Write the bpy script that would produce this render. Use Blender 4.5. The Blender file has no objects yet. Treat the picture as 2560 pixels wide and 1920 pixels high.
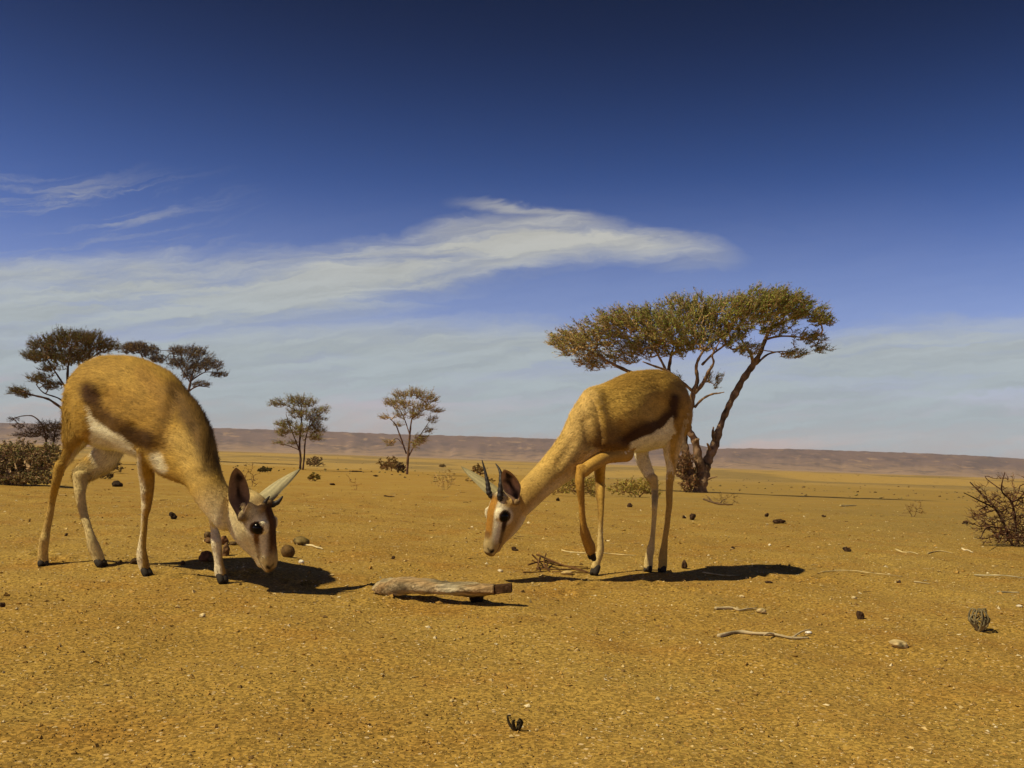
import bpy, math
import numpy as np
from mathutils import Vector, Matrix, kdtree

rng = np.random.default_rng(7)
sc = bpy.context.scene
R = math.radians

# ------------------------------------------------------------------ camera
F = 2300.0                                   # focal length in photo pixels (2560 wide)
CAM = np.array([0.0, 0.0, 0.36])
PITCH = math.atan((1141 - 960) / F); ROLL = 0.035
f0 = np.array([0, math.cos(PITCH), math.sin(PITCH)])
_R0 = np.array([1.0, 0, 0]); _U0 = np.array([0, -math.sin(PITCH), math.cos(PITCH)])
CU = _U0 * math.cos(ROLL) - _R0 * math.sin(ROLL)
CR = _R0 * math.cos(ROLL) + _U0 * math.sin(ROLL)
cd = bpy.data.cameras.new('camera'); cam = bpy.data.objects.new('camera', cd)
sc.collection.objects.link(cam); sc.camera = cam
cd.sensor_width = 36; cd.lens = 36 * F / 2560; cd.clip_start = 0.02; cd.clip_end = 30000
cam.matrix_world = Matrix(((CR[0], CU[0], -f0[0], CAM[0]), (CR[1], CU[1], -f0[1], CAM[1]),
                           (CR[2], CU[2], -f0[2], CAM[2]), (0, 0, 0, 1)))

# ------------------------------------------------------------------ light
SUN_EL = 50.0; SUN_AZ = 24.0                  # light travels to +x and slightly away
a, e = R(SUN_AZ), R(SUN_EL)
ldir = Vector((math.cos(a) * math.cos(e), math.sin(a) * math.cos(e), -math.sin(e)))
sd = bpy.data.lights.new('sun', 'SUN'); sun = bpy.data.objects.new('sun', sd)
sc.collection.objects.link(sun)
sd.energy = 4.85; sd.angle = R(0.5); sd.color = (1.0, 0.86, 0.60)
sun.rotation_mode = 'QUATERNION'; sun.rotation_quaternion = ldir.to_track_quat('-Z', 'Y')
sun.location = (-3, -1, 5)
sc.view_settings.view_transform = 'Standard'; sc.view_settings.look = 'None'
sc.view_settings.exposure = 0.0; sc.view_settings.gamma = 1.0
sc.cycles.use_denoising = True
sc.cycles.max_bounces = 6; sc.cycles.volume_bounces = 1


class NT:
    """small helper to write node math as expressions"""
    def __init__(s, tree): s.t = tree
    def n(s, typ, **kw):
        nd = s.t.nodes.new(typ)
        for k, v in kw.items(): setattr(nd, k, v)
        return nd
    def link(s, a, b): s.t.links.new(a, b)
    def put(s, inp, v):
        if hasattr(v, 'links'): s.t.links.new(v, inp)
        else: inp.default_value = v
    def m(s, op, a, b=None, c=None, clamp=False):
        nd = s.n('ShaderNodeMath', operation=op, use_clamp=clamp)
        s.put(nd.inputs[0], a)
        if b is not None: s.put(nd.inputs[1], b)
        if c is not None: s.put(nd.inputs[2], c)
        return nd.outputs[0]
    def add(s, a, b): return s.m('ADD', a, b)
    def sub(s, a, b): return s.m('SUBTRACT', a, b)
    def mul(s, a, b): return s.m('MULTIPLY', a, b)
    def ss(s, x, e0, e1, o0=0.0, o1=1.0):
        nd = s.n('ShaderNodeMapRange', interpolation_type='SMOOTHSTEP')
        s.put(nd.inputs['Value'], x); s.put(nd.inputs['From Min'], e0); s.put(nd.inputs['From Max'], e1)
        s.put(nd.inputs['To Min'], o0); s.put(nd.inputs['To Max'], o1)
        return nd.outputs[0]
    def mix(s, f, a, b, blend='MIX'):
        nd = s.n('ShaderNodeMix', data_type='RGBA', blend_type=blend)
        s.put(nd.inputs[0], f)
        for i, v in ((6, a), (7, b)):
            if hasattr(v, 'links'): s.link(v, nd.inputs[i])
            else: nd.inputs[i].default_value = (*v, 1) if len(v) == 3 else v
        return nd.outputs[2]
    def comb(s, x, y, z):
        nd = s.n('ShaderNodeCombineXYZ')
        for i, v in enumerate((x, y, z)): s.put(nd.inputs[i], v)
        return nd.outputs[0]
    def noise(s, vec, scale, detail=4, rough=.55, dist=0.0, dim='3D'):
        nd = s.n('ShaderNodeTexNoise', noise_dimensions=dim)
        s.link(vec, nd.inputs['Vector']); nd.inputs['Scale'].default_value = scale
        nd.inputs['Detail'].default_value = detail; nd.inputs['Roughness'].default_value = rough
        nd.inputs['Distortion'].default_value = dist
        return nd.outputs[0]
    def curve(s, x, pts):
        nd = s.n('ShaderNodeFloatCurve'); s.put(nd.inputs['Value'], x)
        c = nd.mapping.curves[0]
        nd.mapping.extend = 'HORIZONTAL'
        while len(c.points) < len(pts): c.points.new(.5, .5)
        for p_, (px, py) in zip(c.points, pts): p_.location = (px, py)
        nd.mapping.update()
        return nd.outputs[0]


# ------------------------------------------------------------------ world: clear desert sky with cirrus
w = bpy.data.worlds.new('World'); sc.world = w; w.use_nodes = True
w.node_tree.nodes.clear(); q = NT(w.node_tree)
out = q.n('ShaderNodeOutputWorld'); bg = q.n('ShaderNodeBackground'); q.link(bg.outputs[0], out.inputs[0])
bg.inputs[1].default_value = 0.09
sky = q.n('ShaderNodeTexSky', sky_type='NISHITA'); sky.sun_disc = False
sky.sun_elevation = R(SUN_EL)
to_sun = -ldir
sky.sun_rotation = math.atan2(to_sun.x, to_sun.y)
sky.air_density = 1.0; sky.dust_density = 0.6; sky.ozone_density = 3.0
tc = q.n('ShaderNodeTexCoord'); vecd = tc.outputs['Generated']
def dotc(v):
    nd = q.n('ShaderNodeVectorMath', operation='DOT_PRODUCT'); q.link(vecd, nd.inputs[0])
    nd.inputs[1].default_value = tuple(v); return nd.outputs['Value']
# fixed world directions -> tangent-plane coordinates around the viewing side of the sky
dpt = q.m('MAXIMUM', dotc(f0), 0.15)
SX = q.add(q.m('DIVIDE', dotc(CR), dpt), 0.5565)      # 0 .. 1.113 across the visible part
SY = q.sub(0.4174, q.m('DIVIDE', dotc(CU), dpt))      # 0 .. 0.835 from top
sxn = q.mul(SX, 1 / 1.113)                             # 0..1
pos = q.comb(SX, SY, 0.0)
warp = q.noise(q.comb(q.mul(SX, 1.4), q.mul(SY, 4.0), 0.3), 3.0, 5, .6, 0.6)
warp2 = q.noise(q.comb(q.mul(SX, 3.0), q.mul(SY, 9.0), 2.3), 5.0, 6, .65, 0.8)
yy = q.add(SY, q.add(q.mul(q.sub(warp, .5), 0.035), q.mul(q.sub(warp2, .5), 0.022)))
yn = q.mul(yy, F / 1920)                               # photo y / 1920
def cv(pts): return q.curve(sxn, [(x / 2560, y / 1920) for x, y in pts])
# main cirrus bank: upper edge / lower edge
top1 = cv([(0, 640), (500, 625), (900, 600), (1200, 545), (1430, 530), (1620, 570), (1780, 600), (1900, 640), (2560, 660)])
bot1 = cv([(0, 900), (500, 860), (900, 800), (1200, 730), (1500, 660), (1700, 672), (1800, 660), (1900, 640), (2560, 640)])
d1 = q.mul(q.ss(q.sub(yn, top1), -.014, .035), q.ss(q.sub(bot1, yn), -.035, .055))
top1b = cv([(0, 700), (500, 560), (1080, 495), (1250, 505), (1400, 520), (1530, 540), (1640, 640), (2560, 700)])
d1b = q.mul(q.ss(q.sub(yn, top1b), -.004, .012), q.ss(q.sub(top1b, yn), -.024, -.002))
d1b = q.mul(d1b, q.mul(q.ss(sxn, .42, .5), q.ss(sxn, .62, .54)))
# low veil
top2 = cv([(0, 760), (600, 790), (900, 785), (1200, 780), (1420, 790), (1560, 850), (1900, 850), (2080, 800), (2300, 780), (2560, 770)])
d2 = q.ss(q.sub(yn, top2), -.02, .05)
d2 = q.mul(d2, q.ss(yn, .66, .50, .60, 1.0))
thin = q.mul(q.ss(yn, .22, .46), .20)
# streaks inside the banks, nearly level and gently bending
st = q.noise(q.comb(q.mul(SX, 1.0), q.mul(q.add(yy, q.mul(SX, 0.05)), 9.0), 5.1), 2.6, 6, .58, .5)
st2 = q.noise(q.comb(q.mul(SX, 2.2), q.mul(q.add(yy, q.mul(SX, 0.12)), 22.0), 8.1), 3.0, 6, .62, .3)
streak = q.add(q.ss(st, .30, .58, .46, 1.04), q.mul(q.sub(st2, .5), .85))
# thin hooked wisps up on the left
hook = q.add(yy, q.mul(q.mul(SX, SX), 0.62))
hn = q.noise(q.comb(q.mul(SX, 2.0), q.mul(hook, 22.0), 1.7), 2.4, 7, .66, .5)
w1 = q.mul(q.ss(hn, .46, .74), q.mul(q.ss(sxn, .30, .06), q.mul(q.ss(yn, .205, .26), q.ss(yn, .40, .30))))
dens = q.m('MAXIMUM', q.mul(d1, 1.1), q.mul(d1b, .8))
dens = q.m('MAXIMUM', dens, q.mul(d2, .95))
dens = q.m('MAXIMUM', q.mul(dens, streak), thin)
dens = q.add(dens, q.mul(w1, .55))
dens = q.mul(q.m('MINIMUM', q.m('MAXIMUM', dens, 0.0), 0.92), q.ss(dotc(f0), .15, .5))
gam = q.n('ShaderNodeGamma'); hs = q.n('ShaderNodeHueSaturation'); hs.inputs['Saturation'].default_value = 1.28; q.link(sky.outputs[0], hs.inputs['Color'])
q.link(hs.outputs[0], gam.inputs[0]); gam.inputs[1].default_value = 1.30
skyc = q.mix(1.0, gam.outputs[0], (0.98, 0.60, 0.72), 'MULTIPLY')
elev = q.n('ShaderNodeSeparateXYZ'); q.link(vecd, elev.inputs[0])
darker = q.ss(elev.outputs[2], .08, .50, 1.0, .16)
darker = q.mul(darker, q.ss(elev.outputs[2], .5, .95, 1.0, .45))
skyc = q.mix(1.0, skyc, q.comb(darker, darker, darker), 'MULTIPLY')
cloudc = q.mix(q.ss(elev.outputs[2], .0, .35), (3.7, 4.5, 4.9), (5.9, 5.6, 4.8))
lum = q.ss(st2, .3, .7, .95, 1.14)
cloudc = q.mix(1.0, cloudc, q.comb(lum, lum, lum), 'MULTIPLY')
q.link(q.mix(dens, skyc, cloudc), bg.inputs[0])

# ------------------------------------------------------------------ helpers
def ray(px, py): return f0 + CR * ((px - 1280) / F) - CU * ((py - 960) / F)
def P(px, py, Y):
    d = ray(px, py); return CAM + d * (Y / d[1])
def projpx(V):
    d = V - CAM; z = d @ f0
    return 1280 + F * (d @ CR) / z, 960 - F * (d @ CU) / z

_ly = np.linspace(math.log(1.0), math.log(9000), 1200)
def _prof(pts):
    z = np.interp(np.exp(_ly), [p[0] for p in pts], [p[1] for p in pts])
    k = np.exp(-np.linspace(-2, 2, 31) ** 2); k /= k.sum()
    return np.convolve(np.pad(z, 15, mode='edge'), k, 'valid')
_pA = _prof([(1, 0), (4.5, 0), (11, -.11), (22, -.36), (50, -.75), (72, -1.05), (90, -2.2), (130, -4.0), (200, -3.7),
             (350, -3.9), (600, -3.4), (1500, -8), (9000, -20)])
_pB = _prof([(1, 0), (4.5, 0), (11, -.11), (22, -.36), (50, -.85), (110, -1.7), (200, -2.4), (350, -3.0), (600, -3.4),
             (1500, -8), (9000, -20)])
_wv = [(rng.uniform(0, 2 * math.pi), rng.uniform(.06, .5), rng.uniform(0, 6.28)) for _ in range(26)]
_wm = [(rng.uniform(0, 2 * math.pi), rng.uniform(3, 14), rng.uniform(0, 6.28)) for _ in range(10)]
_wf = [(rng.uniform(-.5, .5), rng.uniform(30, 160), rng.uniform(0, 6.28)) for _ in range(10)]
PRINTS = []
_pg = np.random.default_rng(12)
for (x0, y0, x1, y1, n_) in ((-.95, 2.62, -.30, 2.50, 16), (-1.9, 3.1, -1.1, 2.75, 9), (.15, 2.72, 1.1, 3.05, 14), (-.4, 2.35, .5, 2.75, 10), (.9, 3.3, 2.4, 4.2, 12)):
    for k_ in range(n_):
        t_ = _pg.random(); PRINTS.append((x0 + (x1 - x0) * t_ + _pg.normal(0, .05), y0 + (y1 - y0) * t_ + _pg.normal(0, .10), _pg.uniform(.6, 1.1)))
def tz(x, y):
    x = np.asarray(x, float); y = np.asarray(y, float)
    l = np.log(np.maximum(y, 1.0))
    zA = np.interp(l, _ly, _pA); zB = np.interp(l, _ly, _pB)
    t = np.clip((x / np.maximum(y, 1) - .02) / .22, 0, 1); t = t * t * (3 - 2 * t)
    z = zA * (1 - t) + zB * t
    d = np.sqrt(x * x + y * y)
    n = 0
    for (an, wl, ph) in _wv:
        n = n + wl * np.sin((x * math.cos(an) + y * math.sin(an)) * 6.283 / wl + ph)
    z = z + n * .0032 * np.exp(-np.maximum(d - 9, 0) / 4)
    for (qx, qy, qs) in PRINTS:
        r2 = ((x - qx) ** 2 + ((y - qy) * .75) ** 2) / (.022 * qs) ** 2
        z = z + (-.0075 * np.exp(-r2) + .0045 * np.exp(-(np.sqrt(r2) - 1.7) ** 2 * 2.5)) * qs
    n = 0
    for (an, wl, ph) in _wm:
        n = n + wl * np.sin((x * math.cos(an) + y * math.sin(an)) * 6.283 / wl + ph)
    z = z + n * .0006 * np.clip((d - 3.2) / 8, 0, 1.6)
    n = 0
    for (an, wl, ph) in _wf:
        n = n + wl * np.sin((x * math.sin(an) + y * math.cos(an)) * 6.283 / wl + ph)
    return z + n * .0016 * np.clip((d - 75) / 150, 0, 1)
def G(px, py, lift=0.0):
    d = ray(px, py); t = np.exp(np.linspace(math.log(.5), math.log(6000), 5000)) / d[1]
    p = CAM[None] + d[None] * t[:, None]
    below = p[:, 2] < tz(p[:, 0], p[:, 1])
    i = int(np.argmax(below)) if below.any() else len(t) - 1
    lo, hi = t[max(i - 1, 0)], t[i]
    for _ in range(20):
        m = (lo + hi) / 2; pm = CAM + d * m
        if pm[2] < tz(pm[0], pm[1]): hi = m
        else: lo = m
    pm = CAM + d * hi; pm[2] += lift
    return pm

def mesh_np(name, verts, faces, mats=(), cols=None, midx=None, smooth=True):
    me = bpy.data.meshes.new(name)
    verts = np.asarray(verts, np.float32)
    me.from_pydata(verts.tolist() if len(verts) < 200000 else verts, [], [tuple(f) for f in faces])
    for m_ in mats: me.materials.append(m_)
    if midx is not None: me.polygons.foreach_set('material_index', np.asarray(midx, np.int32))
    me.polygons.foreach_set('use_smooth', np.full(len(me.polygons), smooth))
    if cols is not None:
        at = me.color_attributes.new('Col', 'FLOAT_COLOR', 'POINT')
        c4 = np.ones((len(verts), 4), np.float32); c4[:, :3] = cols
        at.data.foreach_set('color', c4.ravel())
    me.update(); return me
def link(name, me, parent=None, loc=None):
    o = bpy.data.objects.new(name, me); sc.collection.objects.link(o)
    if loc is not None: o.location = tuple(loc)
    if parent is not None: o.parent = parent
    return o
def tag(o, label=None, cat=None, group=None, kind=None):
    if label: o['label'] = label
    if cat: o['category'] = cat
    if group: o['group'] = group
    if kind: o['kind'] = kind
    return o
def root(name, loc, label, cat, group=None):
    o = bpy.data.objects.new(name, None); sc.collection.objects.link(o); o.location = tuple(loc)
    o.empty_display_size = .1
    return tag(o, label, cat, group)

def mat(name, col=(.5, .5, .5), rough=.85, spec=.2, vcol=False, bump=None, var=None, coat=0.0, sheen=0.0):
    m_ = bpy.data.materials.new(name); m_.use_nodes = True; m_.node_tree.nodes.clear(); n = NT(m_.node_tree)
    o = n.n('ShaderNodeOutputMaterial'); b = n.n('ShaderNodeBsdfPrincipled'); n.link(b.outputs[0], o.inputs[0])
    b.inputs['Roughness'].default_value = rough; b.inputs['Specular IOR Level'].default_value = spec
    if coat: b.inputs['Coat Weight'].default_value = coat
    if sheen: b.inputs['Sheen Weight'].default_value = sheen
    tcn = n.n('ShaderNodeTexCoord'); v = tcn.outputs['Object']
    if vcol:
        at = n.n('ShaderNodeAttribute', attribute_name='Col'); c = at.outputs['Color']
    else:
        rg = n.n('ShaderNodeRGB'); rg.outputs[0].default_value = (*col, 1); c = rg.outputs[0]
    if var:                               # (scale, dark factor, bright factor, stretch vector)
        sc_, lo, hi, stv = var
        mp = n.n('ShaderNodeMapping'); n.link(v, mp.inputs[0]); mp.inputs['Scale'].default_value = stv
        nz = n.noise(mp.outputs[0], sc_, 5, .6)
        k = n.ss(nz, .3, .7, lo, hi)
        c = n.mix(1.0, c, n.comb(k, k, k), 'MULTIPLY')
    n.link(c, b.inputs['Base Color'])
    if bump:
        nz = n.noise(v, bump[0], 5, .6)
        bp = n.n('ShaderNodeBump'); bp.inputs['Strength'].default_value = bump[1]; bp.inputs['Distance'].default_value = bump[2]
        n.link(nz, bp.inputs['Height']); n.link(bp.outputs[0], b.inputs['Normal'])
    return m_

# ------------------------------------------------------------------ ground
def ground_material():
    m_ = bpy.data.materials.new('desert_sand'); m_.use_nodes = True; m_.node_tree.nodes.clear(); n = NT(m_.node_tree)
    o = n.n('ShaderNodeOutputMaterial'); b = n.n('ShaderNodeBsdfPrincipled'); n.link(b.outputs[0], o.inputs[0])
    b.inputs['Roughness'].default_value = .95; b.inputs['Specular IOR Level'].default_value = .08
    geo = n.n('ShaderNodeNewGeometry'); v = geo.outputs['Position']
    sep = n.n('ShaderNodeSeparateXYZ'); n.link(v, sep.inputs[0]); x, y = sep.outputs[0], sep.outputs[1]
    dist = n.m('SQRT', n.add(n.mul(x, x), n.mul(y, y)))
    sand = n.mix(n.ss(n.noise(v, .9, 4, .55), .35, .68), (.325, .200, .041), (.360, .236, .053))
    sand = n.mix(n.mul(n.ss(n.noise(v, 3.1, 5, .6), .46, .72), .55), sand, (.300, .145, .024))     # rusty patches
    # gravelly olive ground towards the right and the distance
    gv = n.mul(n.ss(n.add(x, n.mul(n.noise(v, .6, 4, .6), 2.0)), 0.9, 4.0), n.ss(dist, 1.0, 7))
    gn = n.ss(n.noise(v, .35, 5, .6), .35, .7)
    sand = n.mix(n.mul(gv, n.ss(gn, 0, 1, .40, .80)), sand, (.250, .175, .048))
    # dark and light grains
    vo = n.n('ShaderNodeTexVoronoi'); n.link(v, vo.inputs['Vector']); vo.inputs['Scale'].default_value = 230
    sp = n.n('ShaderNodeSeparateColor'); n.link(vo.outputs['Color'], sp.inputs[0])
    k = n.ss(sp.outputs[0], 0, 1, .60, 1.34)
    grain = n.mix(1.0, sand, n.comb(k, k, k), 'MULTIPLY')
    vo2 = n.n('ShaderNodeTexVoronoi'); n.link(v, vo2.inputs['Vector']); vo2.inputs['Scale'].default_value = 105
    sp2 = n.n('ShaderNodeSeparateColor'); n.link(vo2.outputs['Color'], sp2.inputs[0])
    inside = n.ss(vo2.outputs['Distance'], .42, .26)
    grain = n.mix(n.mul(n.mul(inside, n.ss(sp2.outputs[0], .90, .96)), .6), grain, (.16, .09, .028))
    grain = n.mix(n.mul(n.mul(inside, n.ss(sp2.outputs[1], .90, .96)), .8), grain, (.70, .52, .27))
    nearf = n.ss(dist, 5, 14, 1, 0)
    col = n.mix(nearf, sand, grain)
    # middle distance stones and clods
    vo3 = n.n('ShaderNodeTexVoronoi'); n.link(v, vo3.inputs['Vector']); vo3.inputs['Scale'].default_value = 7.0
    sp3 = n.n('ShaderNodeSeparateColor'); n.link(vo3.outputs['Color'], sp3.inputs[0])
    mid = n.mul(n.mul(n.ss(vo3.outputs['Distance'], .5, .3), n.ss(sp3.outputs[0], .8, .9)), n.mul(n.ss(dist, 7, 14), n.ss(dist, 90, 50)))
    col = n.mix(n.mul(mid, .45), col, (.20, .125, .04))
    # far plain: bright dune tongues and dark gravel flats, long and flat
    fv = n.comb(n.mul(x, .010), n.mul(y, .0075), 0.0)
    fn = n.noise(fv, 1.6, 5, .55, .4)
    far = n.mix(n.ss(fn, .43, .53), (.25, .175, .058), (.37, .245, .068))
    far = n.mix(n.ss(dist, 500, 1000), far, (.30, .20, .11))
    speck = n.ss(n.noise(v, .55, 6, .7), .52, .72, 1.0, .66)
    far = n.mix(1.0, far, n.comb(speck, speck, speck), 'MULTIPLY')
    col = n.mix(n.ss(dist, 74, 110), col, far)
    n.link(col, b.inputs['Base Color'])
    h = n.add(n.mul(sp.outputs[0], .35), n.mul(n.noise(v, 90, 4, .6), .6))
    h = n.add(h, n.mul(n.mul(inside, n.ss(sp2.outputs[2], .5, .9)), .9))
    h = n.add(h, n.mul(n.noise(v, 30, 4, .6), .45))
    bp = n.n('ShaderNodeBump'); n.link(n.ss(dist, 3, 22, .85, .25), bp.inputs['Strength']); bp.inputs['Distance'].default_value = .0045
    n.link(h, bp.inputs['Height']); n.link(bp.outputs[0], b.inputs['Normal'])
    return m_

def build_ground():
    aa = np.concatenate([np.linspace(-180, -42, 50)[:-1], np.linspace(-42, 42, 620), np.linspace(42, 180, 50)[1:]])
    rr = np.concatenate([[0.0], np.exp(np.linspace(math.log(.4), math.log(9), 640)),
                         np.exp(np.linspace(math.log(9.1), math.log(7000), 330))])
    A, Rr = np.meshgrid(np.radians(aa), rr)
    X = Rr * np.sin(A); Y = Rr * np.cos(A)
    Z = tz(X, Y)
    V = np.stack([X, Y, Z], -1).reshape(-1, 3)
    nA, nR = len(aa), len(rr)
    i = np.arange(nR - 1)[:, None] * nA + np.arange(nA - 1)[None]
    Fq = np.stack([i, i + 1, i + nA + 1, i + nA], -1).reshape(-1, 4)[:, ::-1]
    me = bpy.data.meshes.new('ground')
    me.vertices.add(len(V)); me.vertices.foreach_set('co', V.astype(np.float32).ravel())
    me.loops.add(len(Fq) * 4); me.loops.foreach_set('vertex_index', Fq.astype(np.int32).ravel())
    me.polygons.add(len(Fq)); me.polygons.foreach_set('loop_start', (np.arange(len(Fq)) * 4).astype(np.int32))
    me.polygons.foreach_set('use_smooth', np.full(len(Fq), True))
    me.update(calc_edges=True); me.validate()
    me.materials.append(ground_material())
    tag(link('ground', me), 'sandy desert plain strewn with fine gravel', kind='structure')
build_ground()

# ------------------------------------------------------------------ hills (long flat-topped ridge)
def build_hills():
    top = [(-900, 1040), (0, 1057), (300, 1063), (540, 1070), (800, 1078), (1000, 1086), (1200, 1091), (1400, 1098), (1600, 1106),
           (1740, 1111), (1790, 1122), (1850, 1121), (2000, 1123), (2150, 1128), (2300, 1133), (2450, 1140), (2560, 1147), (3300, 1180)]
    nx, ny = 1300, 70
    xs = np.linspace(-5200, 5200, nx)
    r2 = np.random.default_rng(3)
    def fbm(x, s0, n, seed):
        g = np.random.default_rng(seed); o = 0; a_ = 1
        for k in range(n):
            ph = g.uniform(0, 6.28, 3); fr = 6.283 / s0 * 2 ** k * g.uniform(.85, 1.15, 3)
            o = o + a_ * (np.sin(x * fr[0] + ph[0]) + np.sin(x * fr[1] * 1.37 + ph[1]) + np.sin(x * fr[2] * .71 + ph[2])) / 3; a_ *= .55
        return o
    YT = 3100.0
    px = np.array([projpx(np.array([x, YT, 0.0]))[0] for x in xs])
    tpy = np.interp(px, [t[0] for t in top], [t[1] for t in top])
    ht = np.array([P(px[i], tpy[i], YT)[2] for i in range(nx)])
    inr = (px > -900) & (px < 3300); ht = np.interp(xs, xs[inr], ht[inr])
    V = np.zeros((ny, nx, 3))
    gul = np.abs(fbm(xs, 420, 5, 5)); gul2 = np.abs(fbm(xs + 71, 130, 4, 9))
    spur = fbm(xs, 800, 3, 11)
    for j in range(ny):
        t = j / (ny - 1)
        if t < .8:
            u = t / .8
            yb = 2450 + 650 * u + 70 * spur * (1 - u)
            s = u ** 1.9
            g = (gul * .55 + gul2 * .25) * np.sin(math.pi * min(u * 1.05, 1)) * .55
            z = -14 + (ht + 14) * s * (1 - g * (1 - s * .6)) + (ht + 14) * .18 * np.clip(fbm(xs + 900 * u * .3, 500, 2, 21), 0, 1) * math.exp(-((u - .3) / .18) ** 2)
            if u > .93: z = np.where(u >= .999, ht, z * (1 - (u - .93) / .07) + ht * (u - .93) / .07)
        else:
            u = (t - .8) / .2
            yb = 3100 + 700 * u + 0 * xs; z = ht - 2 * u - (60 + ht) * max(0, u - .7) / .3
        V[j, :, 0] = xs * (yb / YT) ; V[j, :, 1] = yb; V[j, :, 2] = z + fbm(xs + 37 * j, 60, 3, 33) * .8
    V[int(.8 * (ny - 1)):, :, 2] += fbm(xs, 90, 5, 55) * 1.1
    i = np.arange(ny - 1)[:, None] * nx + np.arange(nx - 1)[None]
    Fq = np.stack([i, i + 1, i + nx + 1, i + nx], -1).reshape(-1, 4)
    m_ = bpy.data.materials.new('hill_rock'); m_.use_nodes = True; m_.node_tree.nodes.clear(); n = NT(m_.node_tree)
    o = n.n('ShaderNodeOutputMaterial'); b = n.n('ShaderNodeBsdfPrincipled'); n.link(b.outputs[0], o.inputs[0])
    b.inputs['Roughness'].default_value = 1; b.inputs['Specular IOR Level'].default_value = .0
    geo = n.n('ShaderNodeNewGeometry'); v = geo.outputs['Position']
    sep = n.n('ShaderNodeSeparateXYZ'); n.link(v, sep.inputs[0])
    hgt = n.add(sep.outputs[2], n.mul(n.noise(v, .004, 4, .6), 40))
    c = n.mix(n.ss(hgt, 8, 48), (.28, .185, .11), (.150, .098, .080))
    c = n.mix(n.mul(n.ss(n.noise(v, .012, 6, .65), .46, .62), .6), c, (.070, .050, .048))
    c = n.mix(n.mul(n.ss(n.noise(v, .02, 5, .6), .55, .68), .7), c, (.34, .22, .12))
    n.link(c, b.inputs['Base Color'])
    me = mesh_np('hills', V.reshape(-1, 3), Fq.tolist(), [m_])
    tag(link('hills', me), 'long flat topped purple brown ridge along the horizon', kind='structure')
build_hills()

# ------------------------------------------------------------------ lofted tubes
def catmull(A, n):
    A = np.asarray(A, float); L = len(A); o = []
    for i in range(L - 1):
        p0 = A[max(i - 1, 0)]; p1 = A[i]; p2 = A[i + 1]; p3 = A[min(i + 2, L - 1)]
        for k in range(n):
            t = k / n
            o.append(.5 * ((2 * p1) + (-p0 + p2) * t + (2 * p0 - 5 * p1 + 4 * p2 - p3) * t * t + (-p0 + 3 * p1 - 3 * p2 + p3) * t ** 3))
    o.append(A[-1]); return np.array(o)

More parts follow.
